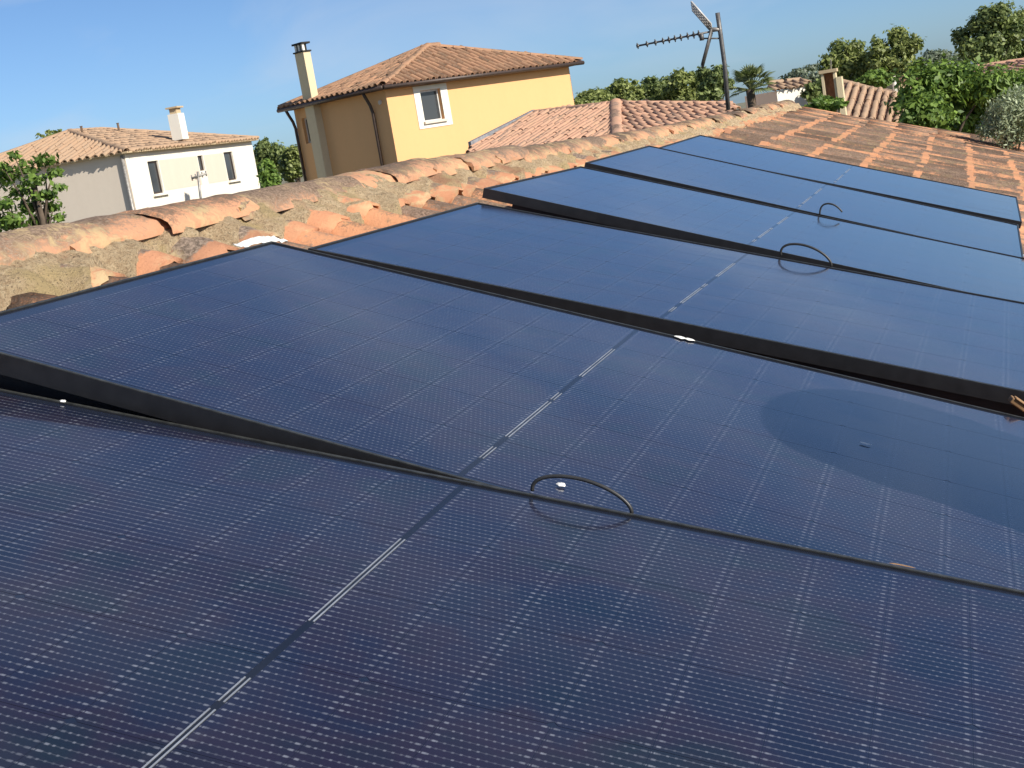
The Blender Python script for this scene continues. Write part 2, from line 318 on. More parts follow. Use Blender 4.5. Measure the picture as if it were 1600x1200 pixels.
# ------------------------------------------------------------------ canal tiles
def canal_mesh(name, ln=0.46, r0=0.082, r1=0.100, hgt=1.0, th=0.014, na=10, nl=3, wob=0.003, seed=0, flip=False, chip=0.0):
    """half tube; x runs down the slope from the upper end, the crest (or trough, flipped) up z"""
    rs = np.random.default_rng(seed); v = []; f = []
    for layer in (0, 1):
        for i in range(nl + 1):
            t = i / nl; r = r0 + (r1 - r0) * t - layer * th
            for k in range(na + 1):
                a = PI * k / na; w = rs.normal(0, wob)
                xx = ln * t + (rs.uniform(-chip, chip) if i in (0, nl) else 0)
                zz = (r + w) * sin(a) * hgt
                v.append((xx, -(r + w) * cos(a), -zz if flip else zz))
    n = na + 1; o = (nl + 1) * n
    for i in range(nl):
        for k in range(na):
            q = (i * n + k, i * n + k + 1, (i + 1) * n + k + 1, (i + 1) * n + k); f.append(q); f.append(tuple(reversed([x + o for x in q])))
    for i in (0, nl):
        for k in range(na): f.append((i * n + k, i * n + k + 1, o + i * n + k + 1, o + i * n + k))
    for k in (0, na):
        for i in range(nl): f.append((i * n + k, (i + 1) * n + k, o + (i + 1) * n + k, o + i * n + k))
    me = bpy.data.meshes.new(name); me.from_pydata(v, [], f)
    bm = bmesh.new(); bm.from_mesh(me); bmesh.ops.recalc_face_normals(bm, faces=bm.faces); bm.to_mesh(me); bm.free()
    me.polygons.foreach_set('use_smooth', [True] * len(me.polygons))
    try: me.set_sharp_from_angle(angle=rad(50))
    except Exception: pass
    return me

# ================================================================== the house under the panels
PITCH, COURSE, A_RIDGE, A_EAVE = 0.2468, 0.39, -0.56, 3.5
B_NEAR, B_FAR = -3.2, 16.2
def ss(x, a, b): t = min(1, max(0, (x - a) / (b - a))); return t * t * (3 - 2 * t)
def crest_h(b): return -0.110 - 0.08 * ss(b, 2.0, 9.0)          # the roof sags a little towards the far gable
def verge_b(a): return B_FAR + 0.85 * max(0, a - 0.5)
house = empty('house', W(A_RIDGE, 6, -0.3) - Vector((0, 0, 0)), 'single storey house with the old clay tiled roof that carries the solar panels', 'house')
hz = W(A_RIDGE, 0, -0.26)
mb = MB()                                                        # roof deck: two slopes
A, B_, = [], []
for bb in (B_NEAR, 3, 6, 9, B_FAR, 19.5):
    dh = crest_h(bb) - 0.145
    r = W(A_RIDGE, bb, dh); e = W(A_EAVE, bb, dh); l2 = Vector((2 * r.x - e.x, e.y, e.z)); A.append((l2, r, e))
for i in range(len(A) - 2):
    for j in (0, 1): mb.add([A[i][j], A[i][j + 1], A[i + 1][j + 1], A[i + 1][j]], [(0, 1, 2, 3)])
i = len(A) - 2; mb.add([A[i][1], W(0.5, 16.2, -0.335), W(A_EAVE, verge_b(A_EAVE), -0.335), A[i][2]], [(0, 1, 2, 3)])
deck = mb.build('roof', MT['tile_under'], house)
wb = MB(); e0, e1 = A[0][0], A[0][2]
wb.box((e0.x + 0.35, B_NEAR + 0.3, 0), (e1.x - 0.35, 15.7, e1.z - 0.12)); wb.build('wall', MT['beige'], house)

def place(o, a, b, h, yaw=0, pitch=0, roll=0, scale=1.0):
    Mr = Matrix([[M_ROOF[i][j] for j in range(3)] for i in range(3)]).to_4x4()
    L_ = Euler((roll, pitch, yaw)).to_matrix().to_4x4()
    Mw = Matrix.Translation(W(a, b, h)) @ Mr @ L_ @ Matrix.Scale(scale, 4)
    o.matrix_parent_inverse = Matrix.Identity(4)
    off = Vector((0, 0, 0)); p = o.parent
    while p is not None: off += p.location; p = p.parent
    o.matrix_local = Matrix.Translation(-off) @ Mw
    return o
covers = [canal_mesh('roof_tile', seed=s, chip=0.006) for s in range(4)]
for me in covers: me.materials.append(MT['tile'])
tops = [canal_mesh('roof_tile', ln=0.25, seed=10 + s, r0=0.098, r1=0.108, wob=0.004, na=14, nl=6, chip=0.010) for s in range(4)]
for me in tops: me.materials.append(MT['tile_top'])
chan = canal_mesh('channel_tile', r0=0.105, r1=0.088, flip=True, na=8, nl=2, seed=30)
A_FIRST = -0.285 - 0.46                                           # upper end of the first course
cover_spots, chan_spots = [], []
ncol = int((19 - B_NEAR) / PITCH)
for c in range(ncol):
    b = 0.471 + (c - 12) * PITCH
    if b < B_NEAR + 0.1: continue
    for k in range(11):
        a = A_FIRST + k * COURSE
        if b > verge_b(a + 0.3) - 0.1: continue
        dh = 0.0
        cover_spots.append((a + random.gauss(0, 0.008), b + random.gauss(0, 0.008), crest_h(b) - 0.115 + random.gauss(0, 0.004), k))
        chan_spots.append((a + 0.1 + (0.1 if k == 0 else 0), b + PITCH / 2, crest_h(b) - 0.035))
def panel_hides(a, b): return 0.05 < a < 1.40 and -1.2 < b < 6.05 or a > 1.35 and b < 8.2
vis, hid = [], []
for s in cover_spots:
    (hid if panel_hides(s[0], s[1]) or s[1] < -0.3 or s[0] > 2.6 and s[1] < 13 else vis).append(s)
def seen_size(s):
    d = np.array(W(s[0] + 0.4, s[1], s[2])) - CAM; q = A_CAM @ d
    if q[2] < 0.1: return 0
    x = 800 + F_PX * q[0] / q[2]; y = 600 + F_PX * q[1] / q[2]
    return (1.0 if -260 < x < 1660 and 100 < y < 520 else 0.05) / q[2]
vis.sort(key=lambda s: -seen_size(s))
def tilt(): return dict(yaw=random.gauss(0, 0.014), pitch=rad(1.6) + random.gauss(0, 0.010), roll=random.gauss(0, 0.025))
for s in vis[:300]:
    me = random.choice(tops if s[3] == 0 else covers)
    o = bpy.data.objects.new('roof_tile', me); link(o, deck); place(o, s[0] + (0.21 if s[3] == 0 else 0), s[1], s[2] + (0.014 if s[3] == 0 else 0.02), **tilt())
def joined(name, base, spots, mat, parent, jit=0.012):
    bv = np.array([v.co[:] for v in base.vertices]); bf = [tuple(p.vertices) for p in base.polygons]
    V, Fc = [], []
    for i, s in enumerate(spots):
        e = np.array(Euler((random.gauss(0, jit), rad(1.6) + random.gauss(0, jit / 2), random.gauss(0, jit))).to_matrix())
        p = bv @ e.T + np.array([s[0], s[1], s[2]]); p = p @ M_ROOF.T; p[:, 2] += Z0
        V.append(p); Fc += [tuple(x + i * len(bv) for x in q) for q in bf]
    me = bpy.data.meshes.new(name); me.from_pydata(np.concatenate(V).tolist(), [], Fc); me.polygons.foreach_set('use_smooth', [True] * len(me.polygons))
    o = obj(name, me, mat, parent); o['kind'] = 'stuff'; return o
plain_cover = canal_mesh('roof_tile_rest', na=6, nl=1, seed=5)
rest = [s for s in vis[300:] + hid if s[1] > -1.6 and s[3] > 0]
joined('roof_tile_rest', plain_cover, [(s[0], s[1], s[2] + 0.02) for s in rest], MT['tile_field'], deck)
joined('channel_tile', chan, [s for s in chan_spots if s[1] > -1.2], MT['channel'], deck)
# ridge: row of caps bedded in mortar
caps = [canal_mesh('ridge_tile', ln=0.50, r0=0.128, r1=0.142, hgt=0.55, th=0.013, na=14, nl=8, wob=0.004, seed=40 + s, chip=0.010) for s in range(4)]
for me in caps: me.materials.append(MT['ridge'])
b = -0.9
i = 0
while b < 16.0:
    o = bpy.data.objects.new('ridge_tile', caps[i % 4]); link(o, deck)
    hh = crest_h(b) - 0.044 + random.gauss(0, 0.004)
    Mw = Matrix.Translation(W(A_RIDGE + random.gauss(0, 0.008), b + 0.46, hh)) @ Euler((random.gauss(0, 0.014), rad(1.1) + random.gauss(0, 0.004), rad(-90) + random.gauss(0, 0.02))).to_matrix().to_4x4()
    off = house.location + deck.location; o.matrix_local = Matrix.Translation(-off) @ Mw
    b += 0.395; i += 1
# mortar bed from the caps down over the heads of the top course
nb, na_ = 900, 12; V, Fc = [], []
for ib in range(nb + 1):
    b = -1.2 + (16.0 + 1.2) * ib / nb
    ph = ((b - 0.471) / PITCH) % 1.0; und = abs(cos(PI * ph))
    edge = -0.345 + 0.030 * sin(b * 3.1) + 0.030 * sin(b * 7.7 + 1) + 0.02 * sin(b * 17.3) + 0.050 * (1 - und)
    for ia in range(na_ + 1):
        t = ia / na_; a = -0.52 + (edge + 0.52) * t
        top = crest_h(b) + 0.022 - 0.012 * t
        prof = crest_h(b) - 0.070 * (1 - und ** 0.6) + 0.007
        h = top * (1 - ss(t, 0.05, 0.85)) + prof * ss(t, 0.05, 0.85)
        h += 0.006 * sin(b * 29 + a * 40) + 0.004 * sin(b * 71 - a * 55) + random.gauss(0, 0.0025)
        if ia == na_: h -= 0.035
        V.append(tuple(W(a, b, h)))
n = na_ + 1
for ib in range(nb):
    for ia in range(na_): Fc.append((ib * n + ia, ib * n + ia + 1, (ib + 1) * n + ia + 1, (ib + 1) * n + ia))
me = bpy.data.meshes.new('ridge_mortar'); me.from_pydata(V, [], Fc); me.polygons.foreach_set('use_smooth', [True] * len(me.polygons))
obj('ridge_mortar', me, MT['mortar'], deck)
# unseen drum added right of the panels to cast the second panel's shadow
top = np.array([1.19, 0.835, 0]) + (M_ROOF.T @ np.array(S_DIR)) * 1.06
P = W(*top); FR = 0.275; fx, fy = P.x + FR * sin(rad(SUN_AZ)), P.y + FR * cos(rad(SUN_AZ))
ch = empty('shadow_drum', (fx, fy, P.z - 1.2), 'unseen round brown drum added to cast the shadow on the second panel', 'flue')
def drum(r0, r1, z0, z1, seg=36):
    m_ = MB(); m_.tube([(fx, fy, z0), (fx, fy, z1)], [r0, r1], seg); return m_
drum(FR, FR, P.z - 1.2, P.z - 0.10).build('shaft', MT['flue'], ch, False)
drum(FR + 0.012, FR, P.z - 0.099, P.z).build('cap', MT['flue'], ch, False)
drum(FR + 0.05, FR + 0.03, P.z - 1.02, P.z - 0.92).build('collar', MT['lead'], ch, False)

# ================================================================== solar panels
LP, DP = 1.722, 1.134
POSE = {1: (0.0306, -1.1576, -0.0641, 0.007, 0.0692, 0.0093), 2: (0, 0, 0, 0, 0, 0), 3: (0.0147, 1.303, -0.0346, -0.0297, 0.0366, 0.0076),
        4: (0.0246, 2.5563, 0.0048, -0.0192, 0.0019, -0.0041), 5: (0.0327, 3.8143, 0.0038, -0.016, -0.0119, 0.0084), 6: (0.0686, 5.0375, -0.003, -0.0123, 0.001, 0.0116)}
PLAB = {1: 'front solar panel filling the lower part of the view, under the largest cable loop',
        2: 'second solar panel from the front, with the rounded dark shadow across its right part',
        3: 'third solar panel from the front, its raised black near edge a thick dark band',
        4: 'solar panel whose black near edge juts out by the ridge, behind the wide loop',
        5: 'solar panel second from the far end of the row, behind the small round cable loop',
        6: 'farthest solar panel of the row, bordering the bare tile field'}
NU, NV, GAP = 18, 6, 0.0006
CU, CV, MIDGAP = 0.0905, 0.1815, 0.0085
MU = (LP - NU * CU - (NU - 2) * GAP - MIDGAP) / 2; MV = (DP - NV * CV - (NV - 1) * GAP * 1.3) / 2
cc = 0.0055                                                       # clipped corners of the pseudo-square wafer
def cell_me(side):
    v = [(0, 0), (CU, 0), (CU, CV), (0, CV)]
    if side == 0: v = [(cc, 0), (CU, 0), (CU, CV), (cc, CV), (0, CV - cc), (0, cc)]
    else: v = [(0, 0), (CU - cc, 0), (CU, cc), (CU, CV - cc), (CU - cc, CV), (0, CV)]
    n = len(v); V = [(x, y, 0.0002) for x, y in v] + [(x, y, 0) for x, y in v]
    F = [tuple(range(n))] + [(i, i + n, (i + 1) % n + n, (i + 1) % n) for i in range(n)]
    me = bpy.data.meshes.new('cell'); me.from_pydata(V, [], F); me.materials.append(MT['cell']); return me
cells = (cell_me(0), cell_me(1))
TH = 0.032
fm = MB(); lip = 0.0065
for (x0, y0, x1, y1) in ((0, 0, LP, lip), (0, DP - lip, LP, DP), (0, lip, lip, DP - lip), (LP - lip, lip, LP, DP - lip)):
    fm.box((x0, y0, -TH), (x1, y1, -0.0012), 0); fm.box((x0 + .0004, y0 + .0004, -0.0012), (x1 - .0004, y1 - .0004, 0), 1)
frame_me = fm.mesh('frame'); frame_me.materials.append(MT['frame']); frame_me.materials.append(MT['lip'])
bs = MB(); bs.box((lip + .0003, lip + .0003, -0.008), (LP - lip - .0003, DP - lip - .0003, -0.0030)); bs_me = bs.mesh('backsheet'); bs_me.materials.append(MT['backsheet'])
RIB = [(0.105, 0.165), (0.225, 0.455), (0.47, 0.520), (0.655, 0.905)]   # stretches of bare ribbon along the middle gap
rib_me = []
for (v0, v1) in RIB:
    r = MB()
    for du in (-0.0036, 0.0016): r.box((LP / 2 + du, v0, -0.0027), (LP / 2 + du + 0.0016, v1, -0.0021))
    me = r.mesh('bus_ribbon'); me.materials.append(MT['ribbon']); rib_me.append(me)
tp_ = MB(); tp_.box((LP / 2 - 0.0042, lip + .0004, -0.0032), (LP / 2 + 0.0042, DP - lip - .0004, -0.0028)); tape_me = tp_.mesh('bus_tape'); tape_me.materials.append(MT['strip'])
ft = MB(); ft.box((-0.02, -0.02, -0.16), (0.02, 0.02, -TH)); foot_me = ft.mesh('mounting_foot'); foot_me.materials.append(MT['frame'])
rl_ = MB(); rl_.box((0.10, 0.012, -0.135), (LP - 0.04, 0.05, -TH - 0.001)); shade_bar_me = rl_.mesh('gap_shade_bar'); shade_bar_me.materials.append(MT['frame'])  # black bar added for the dark shade in the gap under the panel
PM = {}
for k, (a0, b0, h0, yw, ta, tb) in POSE.items():
    ax = Vector((tb, -ta, yw)); Rl = Matrix.Rotation(ax.length, 4, ax) if ax.length > 1e-9 else Matrix.Identity(4)
    Mr = Matrix([[M_ROOF[i][j] for j in range(3)] for i in range(3)]).to_4x4()
    root = empty('solar_panel', (0, 0, 0), PLAB[k], 'solar panel', 'black framed solar panels in a row on the tiled roof')
    root.matrix_world = Matrix.Translation(W(a0, b0, h0)) @ Mr @ Rl; PM[k] = root.matrix_world.copy()
    def pt(name, me, loc=(0, 0, 0)):
        o = bpy.data.objects.new(name, me); link(o, root); o.location = loc; return o
    fr = pt('frame', frame_me); sheet = pt('backsheet', bs_me)
    for iu in range(NU):
        half = iu >= NU // 2
        u = MU + iu * CU + (iu - (1 if half else 0)) * GAP + (MIDGAP if half else 0)
        for iv in range(NV):
            pt('cell', cells[iu % 2], (u, MV + iv * (CV + GAP * 1.3), -0.0029))
    pt('bus_tape', tape_me)
    for me in rib_me: pt('bus_ribbon', me)
    rl = pt('gap_shade_bar', shade_bar_me)
    for (u, v) in ((0.3, 0.1), (0.3, 1.03), (1.42, 0.1), (1.42, 1.03)): pt('mounting_foot', foot_me, (u, v, 0))
def on_panel(k, u, v, h=0): return PM[k] @ Vector((u, v, h))

# ================================================================== cables, clamps, flakes on the panels
def cable(f0, f1, apex, b, label, r=0.0032, a0=-8, a1=188, b2=0.0):
    """an arch in the cross-section at b: feet f0, f1 and crown given as photo pixels"""
    p0, p1, pa_ = (np.array(in_section(*q, b)) for q in (f0, f1, apex)); c = (p0 + p1) / 2; x = (p1 - p0) / 2
    y = np.array([-x[1], x[0]]); y /= np.linalg.norm(y); hgt = (pa_ - c) @ y; sk = ((pa_ - c) @ x) / (x @ x)
    pts = []
    for k in range(41):
        t = rad(a0 + (a1 - a0) * k / 40); q = c - x * cos(t) * (1 + .04 * sin(2 * t)) + y * hgt * sin(t) + x * sk * max(0, sin(t)) ** 1.5; pts.append(W(q[0], b + b2 * sin(t), q[1]))
    m = MB(); m.tube(pts, r, 8); return tag(m.build('cable_loop', MT['cable'], None, True), label, 'cable', 'cable loops standing out of the gaps between panels')
cable((832, 768), (987, 799), (900, 747), -0.012, 'large black cable loop standing up at the seam of the front panel', 0.0026, 2, 186)
cable((1220, 396), (1299, 414), (1256, 383), 2.46, 'wide flat black cable loop at the black edge in the middle of the row', 0.0036)
cable((1281, 333), (1319, 341), (1298, 318.5), 3.76, 'small round black cable loop farthest up the row', 0.0034, -8, 150)

def blob(name, k, u, v, rx_, ry_, h, label, cat, mat='white', seed=1):
    rs = np.random.default_rng(seed); n = 11; V = [on_panel(k, u, v, h)]; F = []
    rad_ = [1 + rs.uniform(-.35, .35) for _ in range(n)]
    for i in range(n): a = 2 * PI * i / n; V.append(on_panel(k, u + rx_ * cos(a) * rad_[i] * .7, v + ry_ * sin(a) * rad_[i] * .7, h * 0.8))
    for i in range(n): a = 2 * PI * i / n; V.append(on_panel(k, u + rx_ * cos(a) * rad_[i], v + ry_ * sin(a) * rad_[i], 0.0002))
    for i in range(n):
        j = (i + 1) % n; F += [(0, 1 + i, 1 + j), (1 + i, 1 + n + i, 1 + n + j, 1 + j)]
    m = MB(); m.add([tuple(x) for x in V], F)
    return tag(m.build(name, MT[mat], None, True), label, cat)
def puv(k, x, y):                                                # panel coordinates of a photo pixel
    Mi = PM[k].inverted(); o = Mi @ Vector(CAM); d = Mi.to_3x3() @ Vector(ray(x, y)); t = -o.z / d.z; p = o + d * t; return p.x, p.y
u, v = puv(2, 877, 758); blob('paint_flake', 2, u, v, 0.008, 0.006, 0.003, 'small white flake lying inside the large cable loop', 'flake', seed=3)
u, v = puv(1, 98, 627); blob('paint_flake', 1, u, v, 0.004, 0.004, 0.002, 'tiny white speck on the far edge of the front panel at the left', 'flake', seed=4)
u, v = puv(2, 1062, 526); blob('bird_dropping', 2, u, v - 0.006, 0.012, 0.010, 0.002, 'white dropping on the second panel, left one beside the black band', 'dropping', seed=5)
u, v = puv(2, 1079, 530); blob('bird_dropping', 2, u, v - 0.006, 0.011, 0.009, 0.002, 'white dropping on the second panel, right one beside the black band', 'dropping', seed=6)
u, v = puv(2, 1352, 693); blob('bird_dropping', 2, u, v, 0.010, 0.004, 0.0004, 'faint pale smear inside the dark shadow on the second panel', 'dropping', 'white', seed=8)
u, v = puv(1, 1410, 884); blob('dry_leaf', 1, u, v, 0.013, 0.0012, 0.0015, 'thin brown dry leaf lying on the front panel seam at the right', 'leaf', 'wood', seed=9)
# crumpled white sheet by the second panel's far left corner
V, F = [], []; nx, ny = 14, 6
for i in range(nx + 1):
    for j in range(ny + 1):
        t = i / nx; a = -0.055 + 0.030 * j / ny + 0.03 * t; b = 1.06 + 0.15 * t
        V.append(tuple(W(a, b, -0.010 + 0.016 * sin(PI * t) * (0.4 + 0.6 * sin(PI * j / ny)) + random.gauss(0, 0.002))))
for i in range(nx):
    for j in range(ny): q = i * (ny + 1) + j; F.append((q, q + 1, q + ny + 2, q + ny + 1))
m = MB(); m.add(V, F); o = m.build('plastic_sheet', MT['white'], None, True); o.modifiers.new('thick', 'SOLIDIFY').thickness = 0.002
tag(o, 'bright white crumpled sheet poking out behind the second panel corner', 'sheet')
# end clamp on the right between the fourth and fifth panel, wedge under the third
m = MB(); Mp = PM[4]
m.box((LP - 0.012, DP - 0.004, -0.03), (LP + 0.05, DP + 0.022, -0.024), 0, Mp); m.box((LP - 0.012, DP + 0.006, -0.024), (LP + 0.05, DP + 0.012, 0.004), 0, Mp); m.box((LP - 0.03, DP - 0.006, 0.004), (LP + 0.04, DP + 0.03, 0.008), 0, Mp)
tag(m.build('panel_clamp', MT['alu']), 'silver metal clamp at the right end of a panel gap', 'clamp')
a_, h_ = in_section(1592, 632, 1.20)
m = MB(); Mw = Matrix.Translation(W(a_, 1.20, h_)) @ Euler((0.2, 0.75, 0.35)).to_matrix().to_4x4(); m.box((-0.022, -0.010, -0.006), (0.022, 0.010, 0.006), 0, Mw); m.box((-0.018, -0.013, 0.006), (0.012, 0.004, 0.010), 0, Mw)
tag(bevel(m.build('wood_wedge', MT['wood']), 0.002), 'small tan wooden wedge stuck under the black panel edge at the right', 'wedge')

FIELD = {MT[k].name: MT[k + '_field'] for k in ('tile', 'tile_far', 'tile_pale', 'tile_red')}
# ================================================================== far buildings
def tile_face(parent, poly, down, mat, pitch=0.22, course=0.36, stuff=False, name='roof_tile', limit=300, r=0.085, lift=0.0):
    """covers a planar polygon (world points) with canal tiles running along 'down'"""
    poly = [Vector(p) for p in poly]; nrm = Vector((0, 0, 0))
    for i in range(1, len(poly) - 1): nrm += (poly[i] - poly[0]).cross(poly[i + 1] - poly[0])
    nrm.normalize()
    if nrm.z < 0: nrm = -nrm
    x = (Vector(down) - nrm * Vector(down).dot(nrm)).normalized(); y = nrm.cross(x); O = poly[0]
    q = [((p - O).dot(x), (p - O).dot(y)) for p in poly]
    def inside(a, b):
        c = False
        for i in range(len(q)):
            (x1, y1), (x2, y2) = q[i], q[i - 1]
            if (y1 > b) != (y2 > b) and a < (x2 - x1) * (b - y1) / (y2 - y1) + x1: c = not c
        return c
    amax = max(p[0] for p in q); bmin = min(p[1] for p in q); bmax = max(p[1] for p in q); amin = min(p[0] for p in q)
    spots = []; b = bmin + pitch / 2
    while b < bmax:
        a = amax - course * 0.5
        while a > amin - course:
            if inside(a, b): spots.append((a - course * 0.5, b))
            a -= course
        b += pitch
    Mb = Matrix(((x.x, y.x, nrm.x, 0), (x.y, y.y, nrm.y, 0), (x.z, y.z, nrm.z, 0), (0, 0, 0, 1)))
    base = canal_mesh(name, ln=course * 1.18, r0=r * 0.85, r1=r, th=0.016, na=6, nl=1, wob=0.004, seed=len(spots)); base.materials.append(mat)
    V, Fc = [], []; bv = [v.co.copy() for v in base.vertices]; bf = [tuple(p.vertices) for p in base.polygons]
    off = Vector((0, 0, 0)); p = parent
    while p is not None: off += p.location; p = p.parent
    for i, (a, b) in enumerate(spots):
        Mw = Matrix.Translation(O + x * (a + random.gauss(0, .012)) + y * (b + random.gauss(0, .008)) + nrm * (lift + 0.012 + random.gauss(0, .006))) @ Mb @ Euler((random.gauss(0, .04), rad(2) + random.gauss(0, .012), random.gauss(0, .025))).to_matrix().to_4x4()
        if not stuff and i < limit:
            o = bpy.data.objects.new(name, base); link(o, parent); o.matrix_local = Matrix.Translation(-off) @ Mw
        else:
            n0 = len(V); V += [tuple(Mw @ c) for c in bv]; Fc += [tuple(k + n0 for k in f) for f in bf]
    if V:
        me = bpy.data.meshes.new(name); me.from_pydata(V, [], Fc); me.polygons.foreach_set('use_smooth', [True] * len(me.polygons))
        o = obj(name + ('_field' if not stuff else ''), me, FIELD.get(mat.name, mat), parent); o['kind'] = 'stuff'
def cap_row(parent, p0, p1, mat, r=0.11, step=0.38, stuff=False, name='hip_tile'):
    p0 = Vector(p0); p1 = Vector(p1); d = p1 - p0; n = max(1, int(d.length / step)); x = d.normalized(); y = Vector((0, 0, 1)).cross(x).normalized(); z = x.cross(y)
    Mb = Matrix(((x.x, y.x, z.x, 0), (x.y, y.y, z.y, 0), (x.z, y.z, z.z, 0), (0, 0, 0, 1)))
    base = canal_mesh(name, ln=step * 1.18, r0=r * .85, r1=r, hgt=.7, na=8, nl=1, wob=0.004, seed=n); base.materials.append(mat)
    off = Vector((0, 0, 0)); p = parent
    while p is not None: off += p.location; p = p.parent
    for i in range(n):
        o = bpy.data.objects.new(name, base); link(o, parent)
        o.matrix_local = Matrix.Translation(-off) @ Matrix.Translation(p0 + d * (i / n) + Vector((0, 0, 0.02))) @ Mb @ Euler((random.gauss(0, .03), rad(2), random.gauss(0, .02))).to_matrix().to_4x4()
def wall_holes(parent, name, K, u, nrm, length, z0, z1, holes, mat, depth=0.18):
    """one wall face with openings and their reveals; holes = (t0, t1, za, zb)"""
    ts = sorted({0, length, *[h[0] for h in holes], *[h[1] for h in holes]}); zs = sorted({z0, z1, *[h[2] for h in holes], *[h[3] for h in holes]})
    m = MB(); P_ = lambda t, z, d=0: Vector((K.x, K.y, 0)) + u * t + Vector((0, 0, z)) - nrm * d
    for i in range(len(ts) - 1):
        for j in range(len(zs) - 1):
            tm = (ts[i] + ts[i + 1]) / 2; zm = (zs[j] + zs[j + 1]) / 2
            if any(h[0] < tm < h[1] and h[2] < zm < h[3] for h in holes): continue
            m.add([P_(ts[i], zs[j]), P_(ts[i + 1], zs[j]), P_(ts[i + 1], zs[j + 1]), P_(ts[i], zs[j + 1])], [(0, 1, 2, 3)])
    for (t0, t1, za, zb) in holes:
        c = [(t0, za), (t1, za), (t1, zb), (t0, zb)]
        for i in range(4):
            (a, b), (c_, d_) = c[i], c[(i + 1) % 4]; m.add([P_(a, b), P_(c_, d_), P_(c_, d_, depth), P_(a, b, depth)], [(0, 1, 2, 3)])
    me = bpy.data.meshes.new(name); me.from_pydata(m.v, [], m.f)
    return obj(name, me, mat, parent)
def slab(name, poly, th, mat, parent):
    m = MB(); n = len(poly); top = [Vector(p) for p in poly]; bot = [p - Vector((0, 0, th)) for p in top]
    m.add([tuple(p) for p in top + bot], [tuple(range(n)), tuple(reversed(range(n, 2 * n)))] + [(i, i + n, (i + 1) % n + n, (i + 1) % n) for i in range(n)])
    return m.build(name, mat, parent)

# ---- yellow house ---------------------------------------------------------------------------------
DY = 38.0; K = at(602, 143, DY); r = az_dir(28); l = az_dir(-62); nf = -l; nl_ = -r       # r: sunny wall, l: shaded wall
Lr = on_wall(K, r, 889, 106)[0]; Ll = on_wall(K, l, 459, 172)[0]; zE = K.z
yh = empty('yellow_house', Vector((K.x, K.y, 0)) + r * Lr / 2 + l * Ll / 2, 'two storey yellow rendered house with hipped brown tile roof behind the ridge', 'house')
t0, zt = on_wall(K, r, 655, 142); t1, _ = on_wall(K, r, 687, 140); _, zb = on_wall(K, r, 672, 190)
wall_holes(yh, 'wall', K, r, nf, Lr, 0, zE + 0.05, [(t0, t1, zb, zt)], MT['yellow'], 0.14)
tl0, zlt = on_wall(K, l, 486, 182); tl1, _ = on_wall(K, l, 470, 180); _, zlb = on_wall(K, l, 477, 225)
wall_holes(yh, 'wall', K, l, nl_, Ll, 0, zE + 0.05, [(tl0, tl1, zlb, zlt)], MT['yellow'], 0.14)
bk = MB(); bk.obox(K + r * Lr, l, -r, Ll, 0.02, 0, zE + .05); bk.obox(K + l * (Ll - .02), r, l, Lr - .03, 0.02, 0, zE + .05); bk.build('rear_wall', MT['yellow'], yh)
def window(parent, K, u, n, t0, t1, za, zb, depth, frame='shutter'):
    f = MB(); w = 0.05; d = depth - 0.005
    B0 = lambda t, dd: Vector((K.x, K.y, 0)) + u * t - n * dd
    for (a, b, c, e) in ((t0, t1, za, za + w), (t0, t1, zb - w, zb), (t0, t0 + w, za + w, zb - w), (t1 - w, t1, za + w, zb - w)):
        f.obox(B0(a, d), u, n, b - a, 0.04, c, e)
    fo = f.build('window', MT[frame], parent)
    g = MB(); g.obox(B0(t0 + w, d - .004), u, n, t1 - t0 - 2 * w, 0.012, za + w, zb - w); g.build('pane', MT['glass'], fo); return fo
wf = window(yh, K, r, nf, t0, t1, zb, zt, 0.14)
# its white surround and sill
ts0, zs1 = on_wall(K, r, 644, 136); ts1, _ = on_wall(K, r, 697, 134); _, zs0 = on_wall(K, r, 676, 199)
m = MB(); B0 = lambda t: K + r * t
for (a, b, c, e) in ((ts0, ts1, zt, zs1), (ts0, ts1, zs0, zb), (ts0, t0, zb, zt), (t1, ts1, zb, zt)): m.obox(B0(a), r, nf, b - a, 0.02, c, e)
m.build('surround', MT['trim'], yh)
m = MB(); m.obox(B0(t0 - .05), r, nf, t1 - t0 + .1, 0.09, zb - 0.05, zb + 0.02); m.build('sill', MT['greige'], yh)
window(yh, K, l, nl_, tl0, tl1, zlb, zlt, 0.14, 'greige')
# roof: hipped pyramid with overhang
OH = 0.30; zR = zE + 0.17; c0 = K - r * OH - l * OH; c1 = c0 + r * (Lr + 2 * OH); c3 = c0 + l * (Ll + 2 * OH); c2 = c1 + l * (Ll + 2 * OH)
for c in (c0, c1, c2, c3): c.z = zR
half = (Ll + 2 * OH) / 2; apz = zR + half * 0.34
ap0 = (c0 + c2) / 2; ap0.z = at(656, 74, math.hypot(ap0.x - CAM[0], ap0.y - CAM[1])).z; ap1 = ap0 + r * .06
rf = slab('roof', [c0, c1, c2, c3], 0.05, MT['soffit'], yh)
dk = MB(); dk.add([tuple(c) for c in (c0, c1, c2, c3, ap0, ap1)], [(0, 1, 5, 4), (3, 0, 4), (1, 2, 5), (2, 3, 4, 5)]); dk.build('roof_deck', MT['tile_under'], yh)
m = MB(); m.obox(K + nf * .12 + nl_ * .12, r, l, Lr + .24, Ll + .24, zE + .051, zR - .052); m.build('cornice', MT['soffit'], yh)
tile_face(rf, [c0, c1, ap1, ap0], nf, MT['tile_far'], 0.235, 0.37, lift=-0.01)
tile_face(rf, [c3, c0, ap0], nl_, MT['tile_far'], 0.235, 0.37, limit=0, lift=-0.01)
cap_row(rf, c0, ap0, MT['tile_far'], 0.12); cap_row(rf, ap0, ap1, MT['tile_far'], 0.12); cap_row(rf, c1, ap1, MT['tile_far'], 0.12); cap_row(rf, c3, ap0, MT['tile_far'], 0.12)
